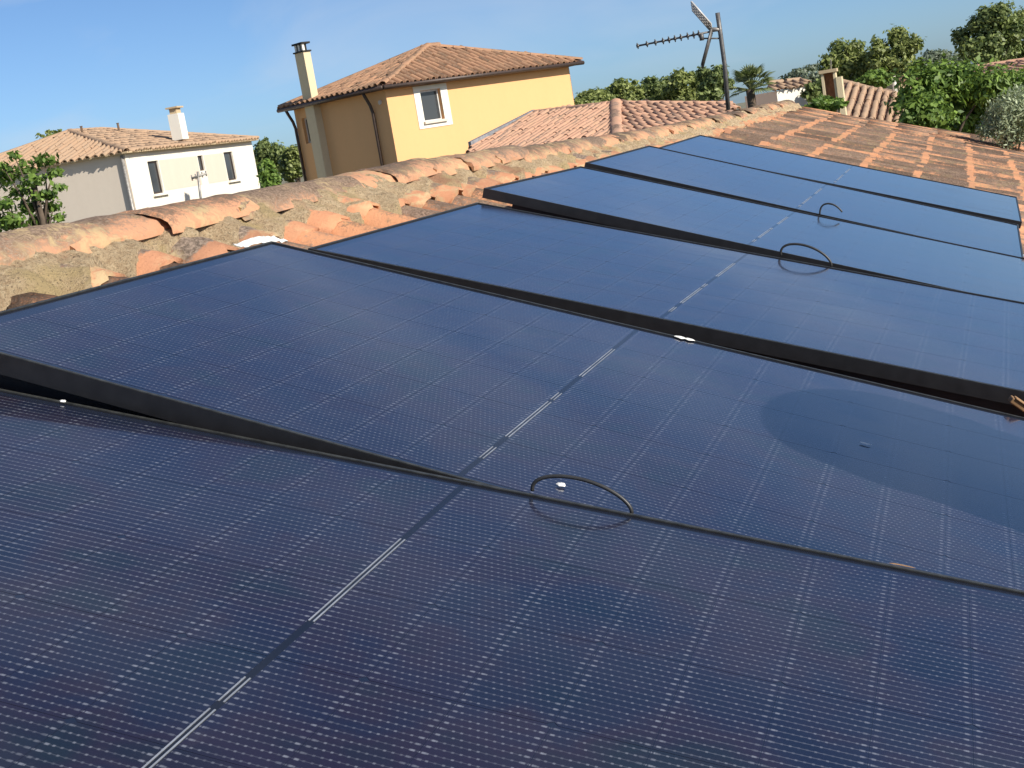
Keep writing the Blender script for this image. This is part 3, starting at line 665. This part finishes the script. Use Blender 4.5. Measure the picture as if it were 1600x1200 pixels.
# gutters and downpipes, chimney
m = MB(); m.tube([c0 + nf * .03 + Vector((0, 0, -.07)), c1 + nf * .03 + Vector((0, 0, -.07))], 0.06, 8); m.build('gutter', MT['pipe'], yh, True)
m = MB(); m.tube([c3 + nl_ * .03 + Vector((0, 0, -.07)), c0 + nl_ * .03 + Vector((0, 0, -.07))], 0.06, 8); m.build('gutter', MT['pipe'], yh, True)
def pipe_on(t, K, u, n, ztop, zbot=0, bend=OH):
    m = MB(); p = K + u * t; p.z = 0
    m.tube([p + n * bend + Vector((0, 0, ztop - 0.08)), p + n * bend * .8 + Vector((0, 0, ztop - .22)), p + n * .12 + Vector((0, 0, ztop - .45)), p + n * .07 + Vector((0, 0, ztop - .65)), p + n * .07 + Vector((0, 0, zbot))], 0.045, 8); return m
tp, _ = on_wall(K, l, 590, 200); pipe_on(tp, K, l, nl_, zE + .17).build('downpipe', MT['pipe'], yh, True)
pipe_on(Ll - 0.02, K, l, nl_, zE + .17).build('downpipe', MT['pipe'], yh, True)
tc0, _ = on_wall(K, l, 503, 180); tc1, _ = on_wall(K, l, 489, 180)
ztop = at(477, 78, DY * 1.05).z
m = MB(); m.obox(K + l * tc0, l, nl_, tc1 - tc0, 0.24, 0, ztop); chm = m.build('chimney', MT['ochre'], yh)
m = MB(); b0 = K + l * (tc0 - .03) - nl_ * .03; m.obox(b0, l, nl_, tc1 - tc0 + .06, .30, ztop + .20, ztop + .25); m.obox(b0, l, nl_, tc1 - tc0 + .06, .30, ztop - .02, ztop + .02)
m.build('cowl_slab', MT['dark'], chm)
m = MB(); m.obox(K + l * (tc0 + .05) + nl_ * .06, l, nl_, tc1 - tc0 - .1, .12, ztop + .02, ztop + .20); m.build('cowl_pot', MT['dark'], chm)
for i in range(3): 
    m = MB(); m.obox(K + l * (tc0 + (tc1 - tc0 - .1) * i / 2 + .01) + nl_ * .16, l, nl_, .06, .07, ztop + .02, ztop + .20); m.build('cowl_brick', MT['trim'], chm)
m = MB(); tv, zv = on_wall(K, l, 595, 160); m.tube([K + l * tv + Vector((0, 0, zv - K.z)) + nl_ * x for x in (-.02, .05)], .06, 8); m.build('wall_vent', MT['greige'], yh)

# ---- tiled annexe roof between yellow house and ridge ------------------------------------------------
ax = empty('annexe', Vector((at(960, 170, 34).x, at(960, 170, 34).y, 0)), 'low annexe with rose tile roof running up to the yellow wall', 'annexe')
pa = at(962, 162, 33.0)
def on_slope(x, y, O, azn, th):
    n = np.array([sin(rad(azn)) * sin(rad(th)), cos(rad(azn)) * sin(rad(th)), cos(rad(th))]); d = ray(x, y); t = n @ (np.array(O) - CAM) / (n @ d); return Vector(CAM + d * t)
hipd = az_dir(168); pb = pa + hipd * 6 - Vector((0, 0, 6 * 0.22))
p0 = on_slope(832, 177, pa, 205, 15.5); p1 = on_slope(733, 233, pa, 205, 15.5); pl = on_slope(733, 262, pa, 205, 15.5)
pr = on_slope(1145, 163, pa, 128, 15.5); pr2 = pr + (pb - pa)
rfa = MB(); rfa.add([tuple(p) for p in (p0, p1, pl, pb, pa)], [(0, 1, 2, 3, 4)]); rfa.add([tuple(p) for p in (pa, pb, pr2, pr)], [(0, 1, 2, 3)])
arf = rfa.build('roof', MT['tile_under'], ax)
tile_face(arf, [pa, p0, p1, pl, pb], az_dir(205), MT['tile_red'], 0.205, 0.36, limit=280, lift=0.0)
tile_face(arf, [pa, pb, pr2, pr], az_dir(128), MT['tile_red'], 0.205, 0.36, stuff=True, name='roof_tile_field')
cap_row(arf, pb, pa, MT['tile_red'], 0.15); cap_row(arf, pa, p0, MT['tile_red'], 0.10); cap_row(arf, pr, pa, MT['tile_red'], 0.10)
m = MB(); up = Vector((0, 0, 0.07)); m.hexa([p1 + nf * .0, p0 + nf * .0, p0 + nf * .1, p1 + nf * .1, p1 + up * 2.4, p0 + up * 1.2, p0 + nf * .1 + up * 1.2, p1 + nf * .1 + up * 2.4]); m.build('flashing', MT['lead'], ax)
m = MB()
for poly in ([p0, p1, pl, pb, pa], [pa, pb, pr2, pr]):
    cen = sum(poly, Vector()) / len(poly); q_ = [p + (cen - p) * 0.04 - Vector((0, 0, 0.07)) for p in poly]; n_ = len(q_)
    m.add([tuple(p) for p in q_] + [(p.x, p.y, 0) for p in q_], [tuple(range(n_))] + [(i, i + n_, (i + 1) % n_ + n_, (i + 1) % n_) for i in range(n_)])
m.build('wall', MT['beige'], ax)

# ---- white house ------------------------------------------------------------------------------------
DW = 42.0; K = at(194, 239, DW); r = az_dir(-5); l = az_dir(-95); nf = az_dir(85); nl_ = -r; zE = K.z
Lr = on_wall(K, r, 392, 217)[0]; Ll = 7.2
wh = empty('white_house', Vector((K.x, K.y, 0)) + r * Lr / 2 + l * Ll / 2, 'cream white house with pale tile hipped roof and three narrow windows at the left', 'house')
holes = []
for (xa, xb, ya, yb, xm, ym) in ((233, 252, 251, 303, 243, 277), (308.5, 319, 243, 267, 313, 255), (351, 367, 237, 282, 359, 259)):
    ta, _ = on_wall(K, r, xa + 2, ym); tb, _ = on_wall(K, r, xb, ym); _, z1 = on_wall(K, r, xm, ya); _, z0 = on_wall(K, r, xm, yb); holes.append((ta, tb, z0, z1))
wall_holes(wh, 'wall', K, r, nf, Lr, 0, zE + .05, holes, MT['cream'], 0.11)
wall_holes(wh, 'wall', K, l, nl_, Ll, 0, zE + .05, [], MT['greige'], 0.2)
for (ta, tb, z0, z1) in holes:
    window(wh, K, r, nf, ta, tb, z0, z1, 0.10, 'pipe')
    if z1 - z0 > 0.7:
        m = MB(); m.obox(K + r * (ta - .08), r, nf, tb - ta + .25, 0.10, z0 - .07, z0 - .005); m.build('sill', MT['trim'], wh)
ta, z1 = on_wall(K, r, 262, 248); tb, _ = on_wall(K, r, 350, 240); _, z0 = on_wall(K, r, 300, 300)
for (xa, xb) in ((holes[0][1] + .06, holes[1][0] - .06), (holes[1][1] + .06, holes[2][0] - .06)):
    m = MB(); m.obox(K + r * xa, r, nf, xb - xa, 0.006, holes[0][2] + .05, holes[0][3]); m.build('render_panel', MT['greige'], wh)
OH = 0.20; zR = zE + 0.03; c0 = K - r * OH - l * OH; c1 = c0 + r * (Lr + 2 * OH); c3 = c0 + l * (Ll + 2 * OH); c2 = c1 + l * (Ll + 2 * OH)
for c in (c0, c1, c2, c3): c.z = zR
half = (Ll + 2 * OH) / 2; apz = zR + half * 0.275; e1 = min(half, (Lr + 2 * OH) * .47)
ap0 = c0 + r * e1 + l * half; ap1 = c1 - r * e1 + l * half; ap0.z = ap1.z = apz
rf = slab('roof', [c0, c1, c2, c3], 0.05, MT['beige'], wh)
dk = MB(); dk.add([tuple(c) for c in (c0, c1, c2, c3, ap0, ap1)], [(0, 1, 5, 4), (3, 0, 4), (1, 2, 5), (2, 3, 4, 5)]); dk.build('roof_deck', MT['tile_under'], wh)
tile_face(rf, [c3, c0, ap0], nl_, MT['tile_pale'], 0.25, 0.38, limit=300, lift=-.01)
tile_face(rf, [c0, c1, ap1, ap0], nf, MT['tile_pale'], 0.25, 0.38, stuff=True, lift=-.01, name='roof_tile_slope')
cap_row(rf, c0, ap0, MT['tile_pale'], 0.12); cap_row(rf, ap0, ap1, MT['tile_pale'], 0.12); cap_row(rf, c1, ap1, MT['tile_pale'], 0.12); cap_row(rf, c3, ap0, MT['tile_pale'], 0.12)
m = MB(); m.tube([K + nl_ * .07 + l * .06 - Vector((0, 0, .05)), Vector((K.x, K.y, 0)) + nl_ * .07 + l * .06], 0.045, 8); m.build('downpipe', MT['galv_pale'], wh, True)
# chimney standing on the sunny slope
pc = at(281, 211, DW + 4.2); zt_ = at(274, 178, DW + 4.2).z
m = MB(); m.obox(pc - r * .22 - nf * .18, r, nf, .44, .36, pc.z - .15, zt_); chm = m.build('chimney', MT['cream'], wh)
m = MB(); m.obox(pc - r * .24 - nf * .20, r, nf, .48, .40, zt_ + .17, zt_ + .22); m.obox(pc - r * .16 - nf * .12, r, nf, .32, .24, zt_ + .0, zt_ + .17); m.build('cowl', MT['beige'], chm)
for (x, y, d) in ((127, 199, 46), (184, 194, 48)):
    p = at(x, y, d); m = MB(); m.tube([p - Vector((0, 0, .25)), p, p + Vector((0, 0, .04))], [.04, .035, .05], 6); m.build('vent_tile', MT['tile_far'], wh)

# ---- right hand roofs and chimneys -----------------------------------------------------------------
# neighbour with clear rows of tiles
nb_ = empty('neighbour_house', Vector((at(1350, 170, 27).x, at(1350, 170, 27).y, 0)), 'low neighbour house with rows of pink brown tiles behind the far gable', 'house')
q0 = at(1318, 129, 42.5); q1 = at(1406, 152, 41.5); q2 = at(1404, 206, 37.0); q3 = at(1290, 182, 38.2)
m = MB(); m.add([tuple(p) for p in (q0, q1, q2, q3)], [(0, 1, 2, 3)]); nrf = m.build('roof', MT['tile_under'], nb_)
tile_face(nrf, [q0, q1, q2, q3], ((q2 + q3) - (q0 + q1)), MT['tile_pale'], 0.215, 0.36, limit=300)
cap_row(nrf, q1, q0, MT['tile_pale'], 0.13)
bk0 = at(1408, 143, 46); m = MB(); m.add([tuple(p) for p in (q0, q1, bk0, at(1330, 126, 47))], [(0, 1, 2, 3)]); m.build('rear_slope', MT['tile_pale'], nb_)
m = MB(); m.obox((q3.x + .1, q3.y + .6, 0), (1, 0, 0), (0, 1, 0), 1.3, 3.0, 0, min(q2.z, q3.z) - .6); m.build('wall', MT['cream'], nb_)
# brick chimney
pc = at(1299, 158, 26.5); zt_ = at(1299, 113, 26.5).z
bc = empty('brick_chimney', Vector((pc.x, pc.y, pc.z)), 'square orange brick chimney with open front left of the neighbour roof', 'chimney')
m = MB(); w = .13; X = (1, 0, 0); Y = (0, 1, 0); zb_ = pc.z - 1.2
m.obox((pc.x - w, pc.y, 0), X, Y, .045, .26, zb_, zt_); m.obox((pc.x + w - .045, pc.y, 0), X, Y, .045, .26, zb_, zt_); m.build('side_wall', MT['ochre'], bc)
m = MB(); m.obox((pc.x - w + .046, pc.y + .20, 0), X, Y, .168, .05, zb_, zt_); m.obox((pc.x - w + .046, pc.y + .03, 0), X, Y, .168, .168, zb_, zt_ - .46); m.build('flue', MT['brick'], bc)
m = MB(); m.obox((pc.x - w - .03, pc.y - .03, 0), X, Y, .32, .32, zt_ + .002, zt_ + .06); m.build('cap', MT['beige'], bc)
m = MB(); m.tube([Vector((pc.x + .05, pc.y + .12, zt_)), at(1298, 93, 26.5)], .012, 6); m.build('flue_rod', MT['galv_pale'], bc)
m = MB(); m.obox((pc.x + w - .002, pc.y - .02, 0), X, Y, .10, .3, zb_, zt_ - .1); m.build('render_side', MT['ochre'], bc)
# small cream building beside the palm
def small_house(name, label, wpx, d, wall, roofpx, tmat, dep=4):
    """wpx: wall pixel corners (left, right at eave; bottom y), roofpx: ridge pixels (left, right)"""
    (xl, yl), (xr, yr) = wpx; a = at(xl, yl, d); b = at(xr, yr, d * 1.012); u = (b - a); u.z = 0; ln = u.length; u.normalize(); n = Vector((u.y, -u.x, 0)); z = (a.z + b.z) / 2
    h = empty(name, Vector(((a.x + b.x) / 2, (a.y + b.y) / 2, 0)), label, 'house')
    m = MB(); m.obox(a, u, -n, ln, dep, 0, z); m.build('wall', wall, h)
    e0 = a - u * .15 + n * .06; e1 = b + u * .15 + n * .06; e0.z = e1.z = z + .02
    r0 = at(*roofpx[0], d + dep / 2); r1 = at(*roofpx[1], d * 1.012 + dep / 2)
    m = MB(); m.add([tuple(x) for x in (e0, e1, r1, r0)], [(0, 1, 2, 3)]); ro = m.build('roof', MT['tile_under'], h)
    tile_face(ro, [e0, e1, r1, r0], n, tmat, 0.25, 0.4, stuff=True, name='roof_tile_field'); cap_row(ro, r0, r1, tmat, 0.12); return h
small_house('cream_house', 'small cream walled building with low tile roof just right of the palm', ((1213, 141), (1259, 136)), 40, MT['cream'], ((1200, 131), (1256, 125)), MT['tile_pale'], 1.8)
small_house('far_house', 'distant house with a short brown tile roof left of the hedge', ((1404, 130), (1462, 121)), 55, MT['beige'], ((1410, 122), (1466, 112)), MT['tile_far'], 7)
small_house('orange_roof_house', 'house with orange tile roof showing above the hedge at the right edge', ((1521, 126), (1640, 110)), 34, MT['cream'], ((1524, 107), (1650, 88)), MT['tile_red'], 8)
m = MB(); p = at(1397, 130, 45); m.tube([Vector((p.x, p.y, 0)), Vector((p.x, p.y, at(1397, 119, 45).z))], .07, 8)
tag(m.build('pale_post', MT['trim'], None), 'pale slim post between distant roof and green shrubs', 'post')

# ================================================================== television aerials
D_A = 19.0; base = at(1138, 172, D_A); topp = at(1121, 20, D_A)
an = empty('tv_antenna', base, 'tall roof mast with television yagi aerial pointing left', 'antenna')
m = MB(); m.tube([base, at(1132, 100, D_A), at(1126, 55, D_A), topp], 0.030, 8); m.build('mast', MT['galv'], an, True)
b0, b1 = at(995, 72, D_A), at(1128, 46, D_A)
m = MB(); m.tube([b0, b1], 0.013, 6); boom = m.build('boom', MT['galv'], an, True)
dirv = (b1 - b0).normalized(); side = Vector((0.25, -0.75, 0.55)); side = (side - dirv * side.dot(dirv)).normalized()
for i, t in enumerate((.01, .12, .22, .31, .38, .45, .52, .60, .67, .73)):
    c = b0 + (b1 - b0) * t; ln = 0.055 + 0.02 * t
    m = MB(); m.tube([c - side * ln, c + side * ln], 0.009, 6); m.build('element', MT['galv'], boom, True)
    m = MB(); m.tube([c - dirv * .018, c + dirv * .018], 0.022, 6); m.build('element_clip', MT['galv'], boom, True)
cd_ = at(1096, 56, D_A); upv = (topp - base).normalized()
m = MB(); m.tube([cd_ - upv * .06, cd_ + upv * .03], 0.03, 8); m.build('dipole_box', MT['galv'], an, True)
def grid(pa_, pb_, wid, mat, name):
    d = (pb_ - pa_).normalized(); m = MB(); w = side * wid
    for s in (-1, -.33, .33, 1): m.tube([pa_ + w * s, pb_ + w * s], 0.016, 5)
    nn = 9
    for i in range(nn): p = pa_ + (pb_ - pa_) * i / (nn - 1); m.tube([p - w, p + w], 0.008, 5)
    m.build(name, mat, an, True)
grid(at(1112, 44, D_A), at(1081, 9, D_A), 0.085, MT['galv_white'], 'reflector')
grid(at(1112, 48, D_A), at(1097, 104, D_A), 0.04, MT['galv'], 'reflector')
m = MB(); m.tube([at(1111, 46, D_A), at(1127, 46, D_A)], 0.028, 8); m.build('bracket', MT['galv_pale'], an, True)
m = MB(); m.tube([at(1097, 60, D_A), at(1129, 60, D_A)], 0.011, 6); m.build('stay', MT['galv'], an, True)
# thin aerial in front of the white house
D_B = 26.0; p = at(313, 306, D_B); ta_ = at(309, 268, D_B)
a2 = empty('small_aerial', Vector((p.x, p.y, 0)), 'thin pale aerial with a short crossbar in front of the white house', 'antenna')
m = MB(); m.tube([Vector((p.x, p.y, 0)), p, ta_], 0.022, 6); m.build('mast', MT['galv_pale'], a2, True)
m = MB(); m.tube([at(299, 279, D_B), at(323, 271, D_B)], 0.022, 6); m.build('boom', MT['galv_pale'], a2, True)
for (x, y) in ((300, 278), (306, 276), (316, 273), (322, 271)):
    m = MB(); c = at(x, y, D_B); m.tube([c - Vector((0, 0, .05)), c + Vector((0, 0, .05))], 0.014, 5); m.build('element', MT['galv_pale'], a2, True)

# ================================================================== trees and shrubs
def leaf_crown(name, blobs, n, size, mat, parent, aspect=0.6, spiky=0.0, inner=0.25, droop=0.0):
    """leaf faces scattered through ellipsoid clumps: blobs = (centre, (rx, ry, rz))"""
    vol = np.array([b[1][0] * b[1][1] + b[1][0] * b[1][2] for b in blobs]); cnt = rng.multinomial(n, vol / vol.sum())
    P_, Nn = [], []
    for (c, r_), k in zip(blobs, cnt):
        d = rng.normal(size=(k, 3)); d /= np.linalg.norm(d, axis=1)[:, None]
        rr = np.where(rng.random(k) < inner, rng.random(k) ** 0.6, 1 + rng.normal(0, 0.20, k))
        # lumpy outline: push out and in by low frequency waves
        lump = 1 + 0.22 * np.sin(d[:, 0] * 5.1 + c[0]) * np.cos(d[:, 1] * 4.3 + c[1]) + 0.12 * np.sin(d[:, 2] * 7.7 + c[0] * 3)
        P_.append(np.array(c) + d * (rr * lump)[:, None] * np.array(r_)); Nn.append(d)
    P_ = np.concatenate(P_); Nn = np.concatenate(Nn); k = len(P_)
    nn = Nn + rng.normal(0, 0.55, (k, 3)) + np.array([0, 0, 0.35]); nn /= np.linalg.norm(nn, axis=1)[:, None]
    t = rng.normal(size=(k, 3)) + np.array([0, 0, spiky * 3 - droop]); t -= nn * (t * nn).sum(1)[:, None]; t /= np.linalg.norm(t, axis=1)[:, None]
    w = np.cross(nn, t); s = size * rng.uniform(0.55, 1.35, k)[:, None]
    v = np.stack([P_ - t * s, P_ + w * s * aspect - nn * s * .12, P_ + t * s, P_ - w * s * aspect - nn * s * .12], 1).reshape(-1, 3)
    me = bpy.data.meshes.new(name); me.vertices.add(4 * k); me.vertices.foreach_set('co', v.astype(np.float32).ravel())
    me.loops.add(4 * k); me.loops.foreach_set('vertex_index', np.arange(4 * k, dtype=np.int32)); me.polygons.add(k)
    me.polygons.foreach_set('loop_start', np.arange(0, 4 * k, 4, dtype=np.int32)); me.update(calc_edges=True); me.validate()
    return obj(name, me, mat, parent)
def trunk(parent, foot, head, r0, limbs):
    m = MB(); f = Vector(foot); h = Vector(head); mid = f.lerp(h, .5) + Vector((random.uniform(-.1, .1), random.uniform(-.1, .1), 0))
    m.tube([f, mid, h], [r0, r0 * .8, r0 * .55], 8)
    for p in limbs:
        s = f.lerp(h, random.uniform(.6, .98)); q = Vector(p); m.tube([s, s.lerp(q, .5) + Vector((0, 0, .1)), q], [r0 * .45, r0 * .28, r0 * .08], 6)
    m.build('trunk', MT['bark'], parent, True)
def tree(name, label, px, d, n, leafpx, mat, cat='tree', group=None, nb=13, shape='round', flat=0.85, spiky=0.0, inner=0.25, seed=0, trunk_on=True):
    """px = x0, y0, x1, y1: the crown's outline in the photo"""
    x0, y0, x1, y1 = px; rs = random.Random(seed * 13 + int(x0)); c = at((x0 + x1) / 2, (y0 + y1) / 2, d); k = d / F_PX
    wx = (x1 - x0) / 2 * k; wz = (y1 - y0) / 2 * k
    t = empty(name, Vector((c.x, c.y, 0)), label, cat, group); blobs = []
    rgt = Vector(A_CAM[0]); rgt.z = 0; rgt.normalize(); fw = Vector((-rgt.y, rgt.x, 0))
    blobs.append((c, (wx * .56, wx * .56, wz * .56)))
    for i in range(nb):
        a = 2 * PI * i / nb + rs.uniform(-.4, .4); e = rs.uniform(0.45, 0.86)
        br = rs.uniform(.17, .40) * (1.25 - .5 * e)
        off = rgt * cos(a) * wx * e + Vector((0, 0, 1)) * sin(a) * wz * e + fw * rs.uniform(-.5, .5) * wx
        if shape == 'cone': off = rgt * cos(a) * wx * .35 + Vector((0, 0, sin(a) * wz * .65)); br = .34 * (1.15 - sin(a) * .45)
        blobs.append((c + off, (wx * br, wx * br, (wz if wz < wx else wx + (wz - wx) * .5) * br * flat * 1.15)))
    if trunk_on: trunk(t, (c.x, c.y, 0), c - Vector((0, 0, wz * .35)), max(.06, wx * .10), [b[0] for b in blobs[1:6]])
    leaf_crown('crown', blobs, n, leafpx * k, MT[mat], t, spiky=spiky, inner=inner); return t
GT = 'trees along the horizon behind the roofs'
TREES = [
 ('deciduous_tree', 'low dark tree touching the right end of the yellow house', (893, 138, 958, 178), 58, 3000, 3.2, 'leaf_mid'),
 ('deciduous_tree', 'mid green tree right of the yellow house, second in the line', (942, 122, 1006, 172), 60, 3600, 3.2, 'leaf_mid'),
 ('deciduous_tree', 'rounded tree in the middle of the tree line under the aerial tip', (996, 115, 1056, 172), 61, 3600, 3.2, 'leaf_dark'),
 ('deciduous_tree', 'full dark tree below the aerial boom', (1040, 108, 1104, 170), 60, 4200, 3.2, 'leaf_mid'),
 ('deciduous_tree', 'taller tree directly behind the antenna mast', (1086, 100, 1146, 160), 58, 4200, 3.2, 'leaf_dark'),
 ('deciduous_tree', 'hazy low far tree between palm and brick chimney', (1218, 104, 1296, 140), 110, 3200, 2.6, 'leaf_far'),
 ('deciduous_tree', 'broad tree above the brick chimney, left of the pair', (1284, 68, 1366, 140), 62, 6500, 3.2, 'leaf_mid'),
 ('deciduous_tree', 'tallest tree of the pair above the neighbour roof', (1358, 50, 1440, 140), 61, 7200, 3.2, 'leaf_mid'),
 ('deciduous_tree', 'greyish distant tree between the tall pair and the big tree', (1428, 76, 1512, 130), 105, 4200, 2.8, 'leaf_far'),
 ('deciduous_tree', 'big tree at the upper right with its crown above the orange roof', (1500, 14, 1592, 118), 60, 9500, 3.4, 'leaf_dark'),
 ('deciduous_tree', 'tree cut by the right edge beside the big crown', (1560, 16, 1660, 112), 66, 7000, 3.4, 'leaf_mid'),
 ('deciduous_tree', 'dark tree in the gap between white and yellow houses', (388, 214, 448, 290), 58, 4500, 3.2, 'leaf_dark'),
 ('deciduous_tree', 'second tree in the gap, close to the yellow house wall', (432, 222, 486, 284), 56, 3600, 3.2, 'leaf_mid'),
 ('deciduous_tree', 'tree tips poking over the pale roof of the white house', (58, 202, 100, 228), 56, 500, 3.4, 'leaf_mid'),
]
for i, (nm, lab, px, d, n, lp, mt) in enumerate(TREES): tree(nm, lab, px, d, n, lp, mt, group=GT, seed=i)
tree('conifer_shrub', 'small bright green conical shrub beside the white house', (400, 243, 438, 300), 34, 1800, 3.6, 'leaf_bright', 'shrub', shape='cone', spiky=.6, seed=31)
tree('shrub', 'bright green shrub in front of the tall pair of trees', (1334, 110, 1396, 142), 44, 2600, 3.6, 'leaf_bright', 'shrub', seed=32)
tree('shrub', 'dark shrub behind the brick chimney', (1254, 126, 1300, 160), 40, 1800, 3.6, 'leaf_dark', 'shrub', seed=33)
tree('shrub', 'low leafy shrub over the far roof edge below the brick chimney', (1258, 150, 1320, 182), 21, 1200, 4.2, 'leaf_bright', 'shrub', seed=34)
# hedge at the right
hd = empty('hedge', Vector((at(1490, 160, 19).x, at(1490, 160, 19).y, 0)), 'tall glossy green hedge with a dark hollow at the right', 'hedge')
bl = []
k = 19 / F_PX
for (x, y, rpx, rz_, d) in ((1432, 150, 30, 40, 19), (1462, 128, 34, 30, 19.2), (1452, 178, 36, 30, 18.8), (1496, 122, 34, 24, 19.3), (1488, 165, 30, 36, 19.6), (1520, 142, 30, 30, 19.6), (1545, 134, 34, 24, 19.2), (1575, 132, 30, 20, 19.4), (1506, 190, 34, 22, 19.6), (1555, 160, 30, 30, 20), (1430, 180, 22, 22, 18.6), (1600, 140, 30, 24, 19.6), (1520, 170, 40, 45, 20.2), (1570, 180, 40, 40, 20.2)):
    bl.append((at(x, y, d), (rpx * k, rpx * k * .8, rz_ * k)))
leaf_crown('foliage', bl, 11000, 5.5 * k, MT['leaf_bright'], hd, aspect=.45, inner=.3, droop=.8)
trunk(hd, (bl[2][0].x, bl[2][0].y, 0), bl[1][0], .06, [b_[0] for b_ in bl[3:7]])
ol = empty('olive_bush', Vector((at(1575, 190, 17).x, at(1575, 190, 17).y, 0)), 'silvery grey green olive bush in front of the hedge at the right edge', 'bush')
k = 17 / F_PX; bl = [(at(x, y, 17 + .2 * (i % 3)), (rp * k, rp * k, rp * k * .9)) for i, (x, y, rp) in enumerate(((1580, 170, 24), (1560, 186, 20), (1596, 196, 28), (1572, 206, 26), (1606, 160, 26), (1543, 198, 13), (1630, 190, 32), (1566, 164, 14), (1590, 150, 15), (1536, 208, 10), (1610, 180, 26), (1552, 174, 11)))]
leaf_crown('foliage', bl, 7500, 3.6 * k, MT['leaf_olive'], ol, aspect=.28, inner=.3, spiky=.2)
trunk(ol, (bl[3][0].x, bl[3][0].y, 0), bl[3][0], .05, [b_[0] for b_ in bl[:4]])
# leafy tree at the left with open branches
D_L = 17.0; k = D_L / F_PX
lt = empty('young_tree', Vector((at(50, 300, D_L).x, at(50, 300, D_L).y, 0)), 'open young tree with bright leaf clusters in front of the white house', 'tree')
cl = [(22, 243, 10, 9), (40, 262, 18, 12), (70, 250, 18, 10), (14, 275, 22, 13), (52, 282, 20, 11), (84, 270, 14, 8), (30, 300, 20, 12), (66, 305, 22, 10), (92, 292, 12, 7), (8, 318, 18, 12), (46, 325, 24, 12), (84, 322, 14, 8), (20, 345, 24, 14), (60, 345, 20, 12), (92, 340, 10, 8), (-20, 290, 25, 16), (-25, 335, 25, 16), (4, 260, 12, 8), (10, 350, 20, 14)]
bl = [(at(x, y, D_L + random.uniform(-.4, .4)), (rp * k * .85, rp * k * .9, rz_ * k * .85)) for (x, y, rp, rz_) in cl]
leaf_crown('crown', bl, 2100, 5.2 * k, MT['leaf_bright'], lt, aspect=.55, inner=.5)
trunk(lt, (bl[4][0].x, bl[4][0].y, 0), bl[4][0], .05, [b_[0] for b_ in bl]); 
# palm
D_P = 27.0; k = D_P / F_PX; c = at(1172, 140, D_P)
pm = empty('palm_tree', Vector((c.x, c.y, 0)), 'pale green fan palm behind the roof just right of the antenna', 'palm')
m = MB(); m.tube([Vector((c.x, c.y, 0)), c], [.11, .08], 8); m.build('trunk', MT['bark'], pm, True)
rs = random.Random(5)
for i in range(34):
    az_ = rs.uniform(0, 2 * PI); el = rs.uniform(-.15, 1.35); dv = Vector((cos(az_) * cos(el), sin(az_) * cos(el), sin(el)))
    ln = rs.uniform(32, 47) * k; hub = c + dv * ln * .55; sd_ = dv.cross(Vector((0, 0, 1))); sd_ = sd_.normalized() if sd_.length > .1 else Vector((1, 0, 0)); up_ = sd_.cross(dv)
    m = MB(); m.tube([c, hub], .010, 4)
    nf_ = 13
    for j in range(nf_):
        a = -1.25 + 2.5 * j / (nf_ - 1); fd = (dv * cos(a) + sd_ * sin(a)).normalized(); L_ = ln * .55 * (1 - .25 * abs(a)); wv = fd.cross(up_).normalized() * .016
        tip = hub + fd * L_ - Vector((0, 0, L_ * .22)); mid = hub + fd * L_ * .5
        m.add([tuple(hub), tuple(mid + wv), tuple(tip), tuple(mid - wv), tuple(mid + up_ * .012)], [(0, 1, 4), (1, 2, 4), (2, 3, 4), (3, 0, 4)])
    m.build('frond', MT['palm'], pm)
